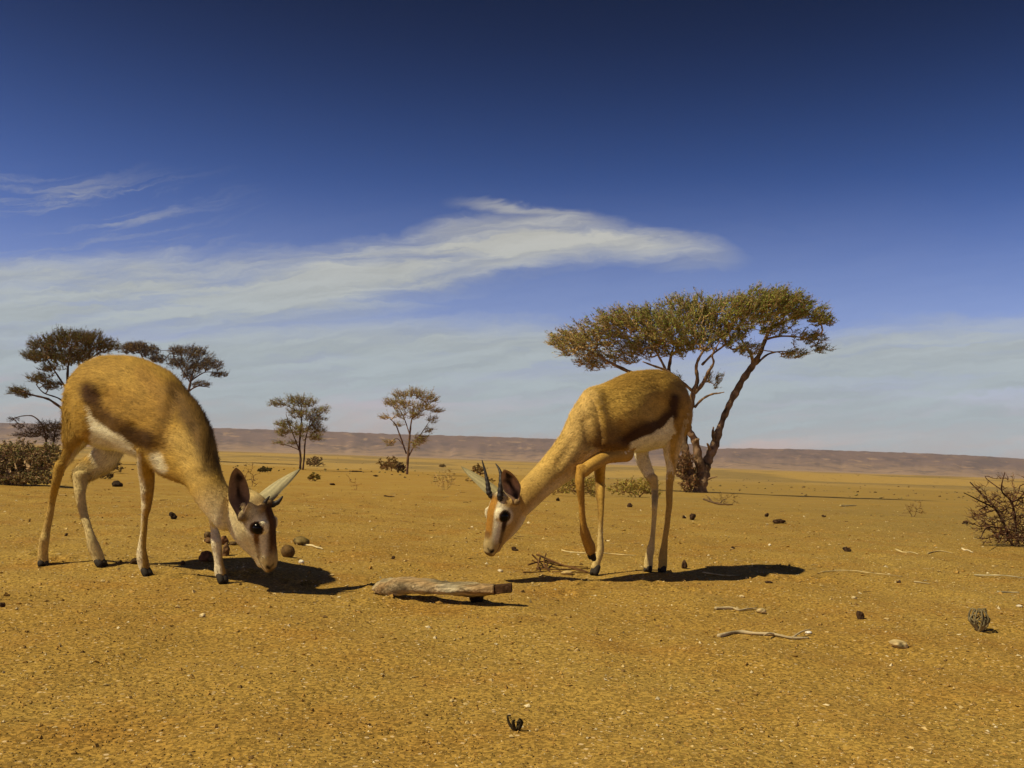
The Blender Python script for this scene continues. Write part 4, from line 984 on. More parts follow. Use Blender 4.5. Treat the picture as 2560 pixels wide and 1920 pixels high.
veg('acacia_tree', 'small acacia with bare twisting stems, nearer the middle and left of the right gazelle\'s horns', 'tree', cs, (1675, 1088),
    [([(1672, 1088, 14), (1682, 900, 13), (1692, 780, 11), (1704, 620, 10), (1722, 480, 7), (1765, 340, 5)], .2), ([(1665, 860, 8), (1630, 760, 8), (1590, 650, 8), (1545, 540, 6), (1480, 470, 4)], -.3),
     ([(1690, 890, 8), (1745, 780, 7), (1800, 680, 6), (1880, 560, 4), (1930, 480, 3)], .4), ([(1700, 640, 7), (1645, 480, 5), (1590, 370, 4)], .5), ([(1722, 480, 6), (1820, 400, 4), (1920, 350, 3)], -.2), ([(1650, 800, 4), (1560, 690, 3), (1490, 740, 3)], -.4)],
    [(1600, 220, 90, 55, 90), (1750, 200, 110, 55, 120), (1900, 250, 110, 65, 130), (1500, 300, 80, 38, 70), (1650, 330, 130, 65, 140), (1850, 350, 120, 45, 110), (1990, 390, 80, 22, 45), (1740, 430, 120, 65, 120), (1430, 460, 70, 28, 40),
     (1590, 440, 70, 40, 30), (1930, 490, 70, 45, 40), (1900, 600, 60, 40, 32), (1490, 740, 70, 35, 45), (1820, 690, 80, 55, 90), (1750, 750, 70, 50, 70), (1580, 550, 50, 22, 20)],
    26, twig=(.0075, (.33, .21, .10)), leaf=(.036, 1.0, (.30, .28, .07)), shoots=2.2, shootlen=2.4, bark=(.17, .10, .06), seed=31, group='small acacias on the plain', leafdry=.15)

c6 = lambda u, v: (.3014 * u, 780 + .3014 * v)
veg('acacia_tree', 'dark spreading acacia behind the rump of the left gazelle', 'tree', c6, (530, 1250),
    [([(530, 1250, 28), (600, 1080, 26), (620, 880, 20), (570, 680, 14), (560, 480, 9), (600, 330, 5)], 0), ([(620, 870, 14), (500, 790, 11), (390, 722, 9), (270, 690, 7), (150, 650, 4)], -.8),
     ([(600, 800, 8), (480, 715, 6), (360, 670, 5), (300, 600, 3)], .5), ([(570, 660, 9), (460, 500, 6), (380, 380, 4)], -.5), ([(565, 560, 8), (700, 420, 6), (840, 330, 4)], .6)],
    [(390, 280, 170, 70, 330), (300, 370, 110, 45, 160), (560, 230, 170, 75, 380), (740, 240, 150, 75, 360), (870, 290, 120, 55, 220), (420, 370, 160, 55, 280), (570, 390, 150, 65, 280), (690, 340, 150, 80, 280), (430, 470, 110, 40, 90), (330, 555, 100, 42, 150), (430, 610, 90, 40, 120), (160, 655, 85, 32, 110), (220, 690, 60, 30, 50)],
    17, twig=(.0085, (.16, .10, .05)), leaf=(.030, 1.6, (.14, .14, .036)), shoots=2.4, shootlen=2.8, bark=(.08, .05, .035), seed=41, group='acacias behind the left gazelle')
veg('acacia_tree', 'thin reddish acacia with a round crown behind the neck of the left gazelle', 'tree', c6, (1440, 1235),
    [([(1440, 1235, 20), (1450, 1080, 18), (1490, 900, 15), (1530, 760, 12), (1565, 650, 11), (1585, 560, 8), (1620, 430, 4)], 0), ([(1470, 960, 12), (1380, 700, 9), (1240, 480, 6), (1160, 340, 3)], .5), ([(1560, 660, 7), (1640, 615, 6), (1740, 625, 3)], -.3), ([(1585, 570, 6), (1700, 500, 4), (1830, 510, 3)], .3), ([(1580, 590, 5), (1500, 470, 4), (1440, 380, 3)], -.3)],
    [(1150, 290, 100, 40, 110), (1240, 330, 90, 50, 120), (1080, 310, 80, 45, 100), (1310, 400, 80, 30, 70), (1480, 330, 90, 45, 90), (1620, 350, 100, 60, 120), (1460, 420, 80, 50, 80), (1600, 450, 110, 60, 130), (1740, 440, 100, 55, 110), (1810, 520, 80, 28, 50), (1660, 600, 80, 25, 40), (1560, 530, 60, 40, 50)],
    21, twig=(.019, (.085, .042, .024)), leaf=(.050, 2.2, (.085, .060, .022)), shoots=2.6, shootlen=1.8, dens=1.8, bark=(.12, .065, .04), seed=51, group='acacias behind the left gazelle', leafdry=.4)
veg('dry_shrub', 'tall dark shrub with an arching bare branch at the left edge, behind the brown bush', 'shrub', c6, (400, 1225),
    [([(400, 1225, 10), (390, 1120, 8), (360, 960, 6), (280, 868, 5), (180, 862, 4), (90, 890, 3)], 0), ([(420, 1225, 10), (440, 1100, 8), (460, 980, 5)], .3)],
    [(390, 960, 110, 50, 230), (300, 1000, 120, 40, 160), (430, 1030, 90, 60, 200), (180, 950, 80, 30, 40), (110, 890, 50, 18, 30), (220, 1020, 120, 25, 80), (480, 950, 60, 50, 100)],
    17, twig=(.007, (.085, .05, .035)), leaf=(.035, 1.4, (.055, .042, .02)), bark=(.09, .055, .035), seed=61, names=('stem', 'crown'))
veg('dry_shrub', 'large tangled brown bush on the sand at the left edge', 'shrub', c6, (160, 1440), [],
    [(150, 1240, 230, 165, 760), (20, 1240, 190, 150, 420), (350, 1230, 160, 130, 450), (280, 1370, 180, 70, 300), (80, 1400, 200, 60, 300), (430, 1180, 80, 80, 120), (-150, 1280, 150, 150, 200)],
    13, twig=(.0042, (.34, .23, .12)), leaf=(.012, .9, (.17, .16, .055)), shoots=1.5, shootlen=2.2, seed=71, names=('stem', 'branches'), depthk=.7, powr=.4)

fr = lambda u, v: (u, v)
def shrub(x, y, w_, h, n, label, twigc=(.24, .13, .05), leafc=(.20, .14, .035), lsize=None, lper=1.2, seed=0, name='low_shrub', cat='shrub', group=None, tw=None, top=.0, step=None):
    Y0 = G(x, y)[1]; m = Y0 / F
    cl = [(x, y - h * .55, w_ * .42, h * .48, int(n * .6)), (x - w_ * .22, y - h * .38, w_ * .28, h * .34, int(n * .2)), (x + w_ * .22, y - h * .38, w_ * .28, h * .36, int(n * .2))]
    return veg(name, label, cat, fr, (x, y), [], cl, step or max(h * .11, 2.2), twig=(tw or .42 * m, twigc), leaf=(lsize or 2.3 * m, lper * 2.4, leafc), shoots=.9, shootlen=1.5, seed=seed, names=('stem', 'branches'), powr=.33, depthk=.9, group=group)
GS = 'low shrubs dotted over the plain'
shrub(1440, 1241, 150, 62, 420, 'yellow green shrub between the forelegs of the right gazelle', leafc=(.34, .26, .05), seed=81, group=GS)
shrub(1588, 1243, 130, 48, 330, 'yellow green shrub just left of the hind legs of the right gazelle', leafc=(.36, .28, .055), seed=82, group=GS)
shrub(785, 1166, 50, 24, 90, 'round brown shrub right behind the small bushy acacia', seed=83, leafc=(.19, .12, .04), group=GS)
shrub(972, 1178, 60, 34, 130, 'round brown shrub just left of the foot of the twisting acacia', seed=84, leafc=(.19, .115, .035), group=GS)
shrub(1002, 1182, 26, 24, 60, 'small dark shrub touching the foot of the twisting acacia', seed=85, twigc=(.09, .045, .02), leafc=(.07, .04, .018), group=GS)
shrub(786, 1203, 36, 20, 80, 'small bright shrub below the small bushy acacia', seed=86, leafc=(.24, .17, .035), group=GS)
shrub(663, 1181, 44, 14, 70, 'flat dark shrub above the far ear of the left gazelle', seed=87, twigc=(.10, .06, .03), leafc=(.09, .075, .025), group=GS)
shrub(1112, 1225, 76, 52, 55, 'sparse straw coloured tuft of dry stems midway between the gazelles', seed=88, twigc=(.42, .29, .11), leafc=(.34, .24, .08), lper=.35, name='dry_tuft', cat='dry plant')
shrub(1196, 1188, 38, 28, 100, 'reddish shrub behind the horns of the right gazelle', seed=89, leafc=(.20, .12, .035), group=GS)
shrub(1105, 1168, 18, 8, 25, 'tiny shrub on the plain right of the twisting acacia', seed=91, group=GS)
shrub(275, 1182, 66, 30, 120, 'low brown shrub seen between the legs of the left gazelle', seed=92, twigc=(.11, .065, .03), leafc=(.11, .07, .028), group=GS)
shrub(258, 1197, 60, 18, 70, 'flat tangle of dark twigs in front of the low brown shrub', seed=93, twigc=(.09, .05, .025), leafc=(.08, .05, .022), lper=.6, group=GS)
shrub(628, 1216, 50, 60, 26, 'leafless dark sprig behind the near ear of the left gazelle', seed=94, twigc=(.12, .06, .025), lper=0, name='dead_sprig', cat='dry plant', step=7)
shrub(884, 1226, 40, 42, 12, 'thin forked dead sprig below the twisting acacia', seed=95, twigc=(.30, .17, .06), lper=0, name='dead_sprig', cat='dry plant', step=7)
shrub(1200, 1208, 90, 16, 45, 'low line of straw coloured stems left of the far ear of the right gazelle', seed=96, twigc=(.33, .2, .07), leafc=(.25, .17, .05), lper=.5, name='dry_tuft', cat='dry plant')
shrub(2283, 1292, 60, 42, 34, 'thin leafless sprig below the end of the big tree shadow', seed=97, twigc=(.17, .09, .035), lper=0, name='dead_sprig', cat='dry plant', step=6)
shrub(1812, 1262, 90, 34, 40, 'thin scatter of grass stems right of the foot of the big acacia', seed=98, twigc=(.25, .17, .06), lper=0, name='dry_tuft', cat='dry plant', step=6)
# leafless bush at the right edge
veg('thorn_bush', 'leafless dark thorn bush at the right edge', 'bush', fr, (2535, 1366),
    [([(2535, 1366, 4), (2515, 1320, 3.4), (2490, 1272, 3), (2455, 1235, 2.2), (2425, 1205, 1.3)], .1), ([(2545, 1366, 4), (2540, 1310, 3.2), (2530, 1255, 2.6), (2505, 1225, 1.8), (2512, 1180, 1)], -.1),
     ([(2560, 1366, 4), (2585, 1300, 3), (2600, 1240, 2.4), (2605, 1190, 1.3)], .2), ([(2490, 1272, 2), (2450, 1252, 1.6), (2410, 1232, 1)], -.2), ([(2530, 1255, 2), (2565, 1242, 1.6), (2620, 1235, 1)], .3), ([(2505, 1225, 1.4), (2470, 1200, 1.2), (2462, 1190, .8)], .1), ([(2515, 1320, 2), (2470, 1318, 1.6), (2452, 1345, 1)], -.3)],
    [(2500, 1290, 70, 60, 170), (2560, 1290, 70, 80, 230), (2530, 1225, 95, 45, 60), (2455, 1300, 50, 35, 60), (2550, 1340, 90, 26, 420), (2620, 1300, 60, 80, 120), (2450, 1235, 30, 30, 14)],
    8, twig=(.0016, (.10, .048, .024)), leaf=(.0058, .30, (.22, .17, .09)), bark=(.08, .042, .024), seed=101, names=('stem', 'branches'), powr=.34, depthk=.8)
# brush caught in the fork at the foot of the big acacia
veg('brush_heap', 'heap of dry grass and twigs leaning on the foot of the big acacia', 'brush', fr, (1722, 1231), [],
    [(1710, 1150, 30, 24, 190), (1716, 1180, 30, 26, 200), (1722, 1210, 24, 22, 150), (1700, 1165, 26, 20, 80), (1735, 1190, 18, 22, 60)],
    5, twig=(.008, (.24, .14, .065)), leaf=(.03, .7, (.20, .12, .05)), seed=111, names=('stem', 'twigs'), powr=.25, depthk=.6)

# ------------------------------------------------------------------ things lying on the sand
stone_mat = mat('stone', vcol=True, rough=.9, spec=.12, bump=(130, .5, .003))
def ico(sub):
    import bmesh
    bm = bmesh.new(); bmesh.ops.create_icosphere(bm, subdivisions=sub, radius=1)
    V = np.array([v.co[:] for v in bm.verts]); Fc = [tuple(v.index for v in f.verts) for f in bm.faces]; bm.free(); return V, Fc
ICO3 = ico(4); ICO2 = ico(2)
def stone(px, py, w_, h, label, col=(.5, .4, .2), name='stone', cat='stone', group=None, seed=0, rough=.14, sink=.12, ang=0.0, flat=True, m2=None):
    bp = G(px, py); m = bp[1] / F; V, Fc = ICO3; V = V.copy()
    V *= (1 + rough * wob(V, 2.2, seed) + rough * .35 * wob(V, 6, seed + 1))[:, None]
    V *= np.array([w_ * .5 * m, w_ * .45 * m, h * .5 * m]); V[:, 2] += h * .5 * m * (1 - sink * 2)
    V[:, 1] += w_ * .2 * m
    c = np.array(col)[None] * (1 + .3 * wob(V / (w_ * m), 9, seed + 2) + .15 * wob(V / (w_ * m), 30, seed + 4))[:, None]
    o = link(name, mesh_np(name, V, Fc, [m2 or stone_mat], np.clip(c, .005, .8)), None, bp); o.rotation_euler.z = ang
    return tag(o, label, cat, group)
def stick(pts, r, label, col=(.42, .33, .18), name='stick', cat='stick', group=None, lift=0.0, side=(), seed=0):
    W = [G(x, y) for x, y in pts]; m = W[0][1] / F; rr_ = r * m
    cc = catmull(np.array(W), 6); n = len(cc); cc[:, 2] = tz(cc[:, 0], cc[:, 1]) + rr_ * .8
    t = np.linspace(0, 1, n); cc[:, 2] += lift * m * np.sin(math.pi * t) ** 1
    cc += np.stack([wob(cc, 60, seed + 1), wob(cc, 60, seed + 2), wob(cc, 60, seed + 3) * .3], 1) * rr_ * .35
    V, Fc = tube_mesh(cc, rr_ * (1 - .55 * t ** 1.5) * (1 + .15 * np.sin(t * 23 + seed)), 8); nv = len(V); Vs = [V]
    for i_, (x, y, dx, dy) in enumerate(side):
        a_ = G(x, y); b_ = G(x + dx, y + dy); a_[2] += rr_; b_[2] += rr_ * 1.5 + abs(dx) * .15 * m
        v2, f2 = tube_mesh(catmull([a_, (a_ + b_) / 2 + [0, 0, rr_], b_], 3), np.linspace(rr_ * .6, rr_ * .25, 7), 6)
        Fc += [tuple(k + nv for k in f_) for f_ in f2]; Vs.append(v2); nv += len(v2)
    V = np.concatenate(Vs); o0 = W[0]; c = np.array(col)[None] * (1 + .25 * wob(V, 110, seed))[:, None]
    return tag(link(name, mesh_np(name, V - o0, Fc, [stone_mat], np.clip(c, .005, .8)), None, o0), label, cat, group)

gourd_mat = mat('dry_rind', vcol=True, rough=.8, spec=.2, bump=(160, .8, .004))
RB = (.13, .075, .022)
stone(717, 1393, 36, 34, 'round brown ball lying just right of the muzzle of the left gazelle', RB, 'dry_ball', 'dry ball', seed=3, rough=.05, m2=gourd_mat)
stone(750, 1363, 38, 24, 'brown ball with a broken side beside a pale stick, right of the left gazelle', (.17, .12, .035), 'dry_ball', 'dry ball', seed=4, rough=.16, m2=gourd_mat)
GL = 'brown lumps behind the stretched foreleg of the left gazelle'
for i_, (x, y, w_, h, lb) in enumerate([(518, 1345, 20, 18, 'small brown lump at the back of the heap, left of the stretched foreleg'), (521, 1358, 22, 15, 'brown lump below the small back one in the heap, left of the stretched foreleg'),
                                  (558, 1362, 22, 24, 'pointed dark lump just right of the stretched foreleg of the left gazelle'), (581, 1363, 20, 12, 'flat brown lump furthest right in the heap, under the jaw'),
                                  (563, 1390, 20, 34, 'tall dark lump touching the right side of the stretched foreleg'), (512, 1404, 30, 26, 'dark broken lump at the front left of the heap'), (530, 1405, 22, 18, 'round lump in front of the stretched foreleg\'s left side')]):
    stone(x, y, w_, h, lb, (.12 + .02 * (i_ % 3), .075, .028), 'dry_lump', 'dry lump', GL, seed=20 + i_, rough=.2, m2=gourd_mat)
stone(753, 1410, 14, 12, 'small white stone right of the muzzle of the left gazelle', (.75, .68, .5), seed=31)
stone(337, 1410, 22, 20, 'dark lump just left of the near foreleg of the left gazelle', (.06, .035, .015), 'dry_lump', 'dry lump', seed=32, rough=.25)
stone(458, 1412, 12, 12, 'small pointed dark lump right of the near foreleg of the left gazelle', (.07, .04, .018), 'dry_lump', 'dry lump', seed=33, rough=.25)
stone(2252, 1620, 44, 22, 'pale stone with a dark right end on the open sand at the right', (.52, .40, .18), seed=34, rough=.2)
stone(1905, 1534, 26, 15, 'rounded tan stone at the right end of a thin pale stick', (.48, .37, .17), seed=35)
stone(504, 1543, 14, 11, 'small pale stone on the bare sand at lower left', (.55, .44, .22), seed=36)
stone(1418, 1437, 26, 12, 'flat tan stone among the twigs beside the foreleg of the right gazelle', (.52, .38, .15), seed=37)
stone(1251, 1430, 13, 7, 'cluster of white pebbles above the right end of the log', (.66, .56, .36), seed=38, rough=.3)
stone(2022, 1584, 16, 7, 'bright white chip at the right end of the knotty pale stick', (.78, .74, .62), seed=39)
stone(2137, 1498, 12, 8, 'small tan stone left of the curled grey plant', (.5, .4, .2), seed=40)
stone(1855, 1494, 14, 7, 'small tan stone below the shadow of the right gazelle', (.52, .40, .19), seed=41)
stone(2550, 1518, 16, 6, 'flat white stone at the right edge', (.66, .58, .4), seed=42)
stone(1925, 1365, 7, 6, 'tiny white stone above the shadow of the right gazelle', (.7, .6, .4), seed=43)

stick([(1797, 1593), (1840, 1584), (1880, 1588), (1935, 1591), (1980, 1599), (2022, 1598)], 4.6, 'knotty pale stick on the sand at lower right, the longest one', (.42, .34, .19), side=((1980, 1599, 48, -12), (1935, 1591, -26, 9)), lift=1.5, seed=1)
stick([(1788, 1524), (1830, 1523), (1855, 1528), (1890, 1522)], 3.6, 'thin pale stick leading to a rounded stone', (.52, .42, .22), seed=2)
stick([(2052, 1431), (2105, 1430), (2160, 1436), (2210, 1440), (2256, 1443)], 1.5, 'long thin straw running right from the tip of the right gazelle\'s shadow', (.48, .38, .17), 'straw', 'straw', lift=4, seed=3)
stick([(1756, 1432), (1790, 1437), (1815, 1440), (1850, 1439)], 1.8, 'pale straw along the front of the right gazelle\'s shadow', (.56, .44, .2), 'straw', 'straw', seed=4)
stick([(2436, 1439), (2480, 1444), (2530, 1447), (2580, 1449)], 2.0, 'thin grey stick running out of the right edge', (.42, .36, .2), lift=5, seed=5)
stick([(2286, 1456), (2325, 1461)], 2.2, 'short straw just right of the long thin straw', (.5, .4, .2), 'straw', 'straw', seed=6)
stick([(2493, 1481), (2548, 1483)], 2.2, 'short grey straw above the curled grey plant', (.42, .36, .2), 'straw', 'straw', seed=7)
stick([(742, 1362), (775, 1366), (807, 1375)], 3.2, 'pale segmented stick below the broken brown ball', (.62, .52, .28), seed=8)
stick([(1405, 1377), (1450, 1383), (1530, 1386), (1590, 1390)], 1.8, 'faint pale stalk between the legs of the right gazelle', (.55, .44, .2), 'straw', 'straw', seed=9)
stick([(2240, 1375), (2295, 1387)], 2.2, 'short pale stick left of the thorn bush', (.55, .44, .2), seed=10)
stick([(2318, 1385), (2350, 1378), (2383, 1385)], 1.8, 'thin bent stalk left of the thorn bush', (.42, .32, .14), 'straw', 'straw', seed=11)
stick([(2405, 1373), (2432, 1383)], 2.6, 'short thick pale stick just below the left of the thorn bush', (.6, .5, .28), seed=12)
stick([(2100, 1266), (2140, 1265)], 2.2, 'pale stick lying just below the big tree shadow', (.5, .4, .18), seed=13)
stick([(1760, 1250), (1790, 1260), (1832, 1264)], 2.4, 'dark branch fallen at the foot of the big acacia', (.13, .08, .035), 'branch', 'branch', side=((1780, 1257, -16, -14), (1800, 1262, 16, -8)), seed=14)
stick([(880, 1180), (905, 1180)], 2.0, 'dark stick on the plain between the small acacias', (.12, .07, .03), seed=15)
stick([(960, 1241), (985, 1242)], 1.8, 'short brown stick below the twisting acacia', (.2, .12, .05), seed=17)

# twigs heaped beside the lifted hoof
def twigpile():
    o0 = G(1395, 1420); m = o0[1] / F; g = np.random.default_rng(5); Vs = []; Fc = []; nv = 0
    segs = [((1330, 1386, 26), (1352, 1408, 8), (1375, 1428, 1)), ((1342, 1386, 24), (1400, 1410, 14), (1470, 1432, 2)), ((1320, 1412, 8), (1355, 1404, 14), (1400, 1414, 8), (1470, 1418, 2)), ((1365, 1384, 26), (1360, 1408, 14), (1372, 1428, 1)),
            ((1330, 1400, 18), (1350, 1414, 6), (1340, 1426, 1)), ((1360, 1400, 14), (1420, 1416, 8), (1466, 1428, 2)), ((1340, 1420, 2), (1400, 1424, 3), (1475, 1421, 2)), ((1380, 1430, 1), (1430, 1430, 3), (1475, 1434, 1)),
            ((1308, 1431, 1), (1340, 1430, 2), (1372, 1427, 2)), ((1350, 1395, 20), (1345, 1415, 8), (1352, 1430, 1)), ((1370, 1405, 10), (1367, 1418, 6), (1374, 1431, 0)), ((1400, 1412, 10), (1440, 1420, 6), (1480, 1434, 1))]
    for s_ in segs:
        pts = []
        for (x, y, h) in s_:
            b_ = G(x, y + h); p_ = P(x, y, b_[1]); p_[2] = max(p_[2], b_[2] + .002); pts.append(p_)
        pp = catmull(np.array(pts), 6); v, f = tube_mesh(pp, np.linspace(2.6, 1.3, len(pp)) * m * g.uniform(.6, 1.1), 6)
        Vs.append(v); Fc += [tuple(k + nv for k in q_) for q_ in f]; nv += len(v)
    V = np.concatenate(Vs); c = np.array((.11, .055, .02))[None] * (1 + .35 * wob(V, 90, 2))[:, None]
    tag(link('twig_pile', mesh_np('twig_pile', V - o0, Fc, [stone_mat], np.clip(c, .01, .5)), None, o0), 'tangle of reddish brown dry twigs beside the foreleg of the right gazelle', 'twigs')
twigpile()

# weathered split log: left tip on the sand, right end held up on a stub
def log():
    L = [(932, 1468, 1477, 2.372, .009), (950, 1450, 1483, 2.365, .022), (985, 1441, 1484, 2.345, .030), (1030, 1442, 1483, 2.32, .033), (1090, 1449, 1484, 2.29, .033), (1150, 1454, 1486, 2.26, .032), (1200, 1458, 1487, 2.24, .030), (1237, 1460, 1486, 2.225, .027)]
    Vs = []; n = 22; cc = []
    for x, t_, b_, Y, hw in L:
        a_ = P(x, t_, Y); c_ = P(x, b_, Y); cc.append(list((a_ + c_) / 2) + list((a_ - c_) / 2) + [hw])
    cc = catmull(np.array(cc), 6)
    for k_ in cc:
        c, up, hw = k_[:3], k_[3:6], k_[6]; lt = np.array([.10, .99, 0.])
        th = np.linspace(0, 2 * math.pi, n, endpoint=False)
        ct = np.sign(np.cos(th)) * np.abs(np.cos(th)) ** .85; st = np.sign(np.sin(th)) * np.abs(np.sin(th)) ** .7
        Vs.append(c + up * ct[:, None] + lt * (st * hw)[:, None])
    V = np.concatenate(Vs); m = len(cc); Fc = []
    s_ = V * np.array([.22, 1, 1])
    V += (np.stack([wob(s_, 90, 1) * .3, wob(s_, 90, 2), wob(s_, 90, 3)], 1) * .0022 + np.stack([0 * V[:, 0], np.abs(wob(V * np.array([.3, 1, 1]), 120, 5)), -np.abs(wob(V * np.array([.25, 1, 1]), 130, 6))], 1) * .0045)
    for i in range(m - 1):
        for k in range(n):
            k2 = (k + 1) % n; Fc.append((i * n + k, i * n + k2, (i + 1) * n + k2, (i + 1) * n + k))
    Fc.append(tuple(range(n))[::-1]); Fc.append(tuple((m - 1) * n + k for k in range(n)))
    o0 = P(1090, 1490, 2.33); o0[2] = 0
    up = sstep(V[:, 2] - np.repeat(cc[:, 2], n), -.012, .004)
    c = np.array((.36, .285, .155))[None] * (1 + .30 * wob(V * np.array([.25, 1, 1]), 150, 7) + .2 * wob(V, 60, 8))[:, None]
    c = lerp(c, sstep(wob(V * np.array([.4, 1, 1]), 70, 10), .2, .8) * .6, (.30, .17, .06))
    c = lerp(c, sstep(wob(V * np.array([.5, 1, 1]), 60, 12), .3, .9) * .5, (.50, .46, .31))
    rt = root('log', o0, 'weathered grey split log lying on the sand between the gazelles', 'log')
    wm = mat('weathered_wood', vcol=True, rough=.9, spec=.1, bump=(120, .9, .005), var=(170, .45, 1.3, (.10, 1, 1)))
    link('wood', mesh_np('wood', V - o0, Fc, [wm], np.clip(c, .01, .7)), rt)
    # squared end, its shaded face painted dark brown, and the stub below it
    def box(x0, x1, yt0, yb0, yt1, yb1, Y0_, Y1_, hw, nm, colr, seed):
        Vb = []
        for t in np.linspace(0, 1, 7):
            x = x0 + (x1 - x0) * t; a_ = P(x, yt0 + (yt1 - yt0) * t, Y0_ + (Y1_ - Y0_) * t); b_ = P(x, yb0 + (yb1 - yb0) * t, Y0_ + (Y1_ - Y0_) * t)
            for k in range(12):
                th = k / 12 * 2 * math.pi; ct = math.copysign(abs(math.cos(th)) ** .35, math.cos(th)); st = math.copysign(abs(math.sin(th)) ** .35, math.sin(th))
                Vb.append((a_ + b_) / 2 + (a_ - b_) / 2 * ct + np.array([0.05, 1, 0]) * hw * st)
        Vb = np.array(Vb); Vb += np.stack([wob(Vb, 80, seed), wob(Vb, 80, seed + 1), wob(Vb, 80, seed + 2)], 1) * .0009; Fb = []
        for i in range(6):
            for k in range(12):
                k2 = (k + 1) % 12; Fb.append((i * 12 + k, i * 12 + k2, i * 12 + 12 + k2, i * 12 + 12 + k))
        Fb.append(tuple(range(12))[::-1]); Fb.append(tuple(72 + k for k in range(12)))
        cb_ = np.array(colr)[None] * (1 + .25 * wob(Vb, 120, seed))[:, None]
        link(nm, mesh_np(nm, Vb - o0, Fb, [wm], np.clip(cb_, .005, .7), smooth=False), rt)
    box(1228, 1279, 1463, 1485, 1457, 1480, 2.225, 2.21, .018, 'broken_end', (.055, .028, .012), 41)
    st0 = P(1185, 1474, 2.27); g0 = G(1190, 1497); g0[2] -= .01
    v, f = tube_mesh(catmull([st0, (st0 + g0) / 2 + [.004, 0, 0], g0], 4), np.linspace(.020, .017, 9), 9)
    link('shadow_stub', mesh_np('shadow_stub', v - o0, f, [wm], np.tile((.05, .03, .014), (len(v), 1))), rt)  # stub colour painted near black to merge with the log's shadow
log()

# small dark curled dry plants and clods
def curl(px, py, w_, h, label, col=(.035, .022, .012), n=9, name='dry_plant', cat='dry plant', group=None, seed=0, ball=False):
    if w_ < 30: return stone(px, py, w_, h, label, col, name, cat, group, seed, .38)
    o0 = G(px, py); m = o0[1] / F; g = np.random.default_rng(seed); Vs = []; Fc = []; nv = 0; W = w_ * m / 2; H = h * m
    for i in range(n):
        an = i / n * 6.283 + g.uniform(-.2, .2); o_ = np.array([math.cos(an), math.sin(an), 0])
        if ball:
            j_ = lambda a_: g.normal(0, a_, 3) * W; hh = g.uniform(.72, 1.05); ww = g.uniform(.7, 1.08)
            pts = [o_ * W * .10, o_ * W * .5 * ww + [0, 0, H * .22] + j_(.06), o_ * W * .98 * ww + [0, 0, H * .55 * hh] + j_(.10), o_ * W * .75 * ww + [0, 0, H * .92 * hh] + j_(.12), o_ * W * .22 + [0, 0, H * .86 * hh] + j_(.14)]
        else:
            k = g.uniform(.5, 1); pts = [o_ * W * .2, o_ * W * .8 * k + [0, 0, H * .45 * k], o_ * W * 1.0 * k + [0, 0, H * .9 * k], o_ * W * .55 * k + g.normal(0, W * .15, 3) + [0, 0, H * k]]
        pp = catmull(np.array(pts), 4); pp[:, 2] = np.maximum(pp[:, 2], 0)
        v, f = tube_mesh(pp, np.linspace(.10, .045, len(pp)) * w_ * m * (.62 if ball else 1), 6); Vs.append(v); Fc += [tuple(k + nv for k in q_) for q_ in f]; nv += len(v)
        if ball:
            a_ = o_ * W * .7 + np.array([0, 0, H * .35]); tt = np.cross(o_, [0, 0, 1]); b_ = a_ + tt * W * .55 + [0, 0, H * .25] 
            v, f = tube_mesh(catmull([a_, (a_ + b_) / 2 + o_ * W * .15, b_], 3), np.full(7, .035 * w_ * m), 5); Vs.append(v); Fc += [tuple(k + nv for k in q_) for q_ in f]; nv += len(v)
    V = np.concatenate(Vs); c = np.array(col)[None] * (1 + .4 * wob(V, 90, seed))[:, None]
    return tag(link(name, mesh_np(name, V, Fc, [stone_mat], np.clip(c, .004, .6)), None, o0), label, cat, group)
curl(2448, 1578, 52, 56, 'grey plant curled into a lattice ball at the right, with a short black shadow', (.20, .165, .085), 13, ball=True, seed=1, name='curled_plant')
curl(1290, 1826, 44, 38, 'dark blurred dry plant at the bottom edge of the sand', (.06, .045, .02), 6, seed=2)
curl(430, 1298, 22, 20, 'small dark curled plant in line behind the near foreleg of the left gazelle', n=8, seed=3)
curl(289, 1217, 22, 17, 'dark clod between the hind and fore legs of the left gazelle', n=9, seed=4)
GC = 'dark dry clods scattered over the sand at the right'
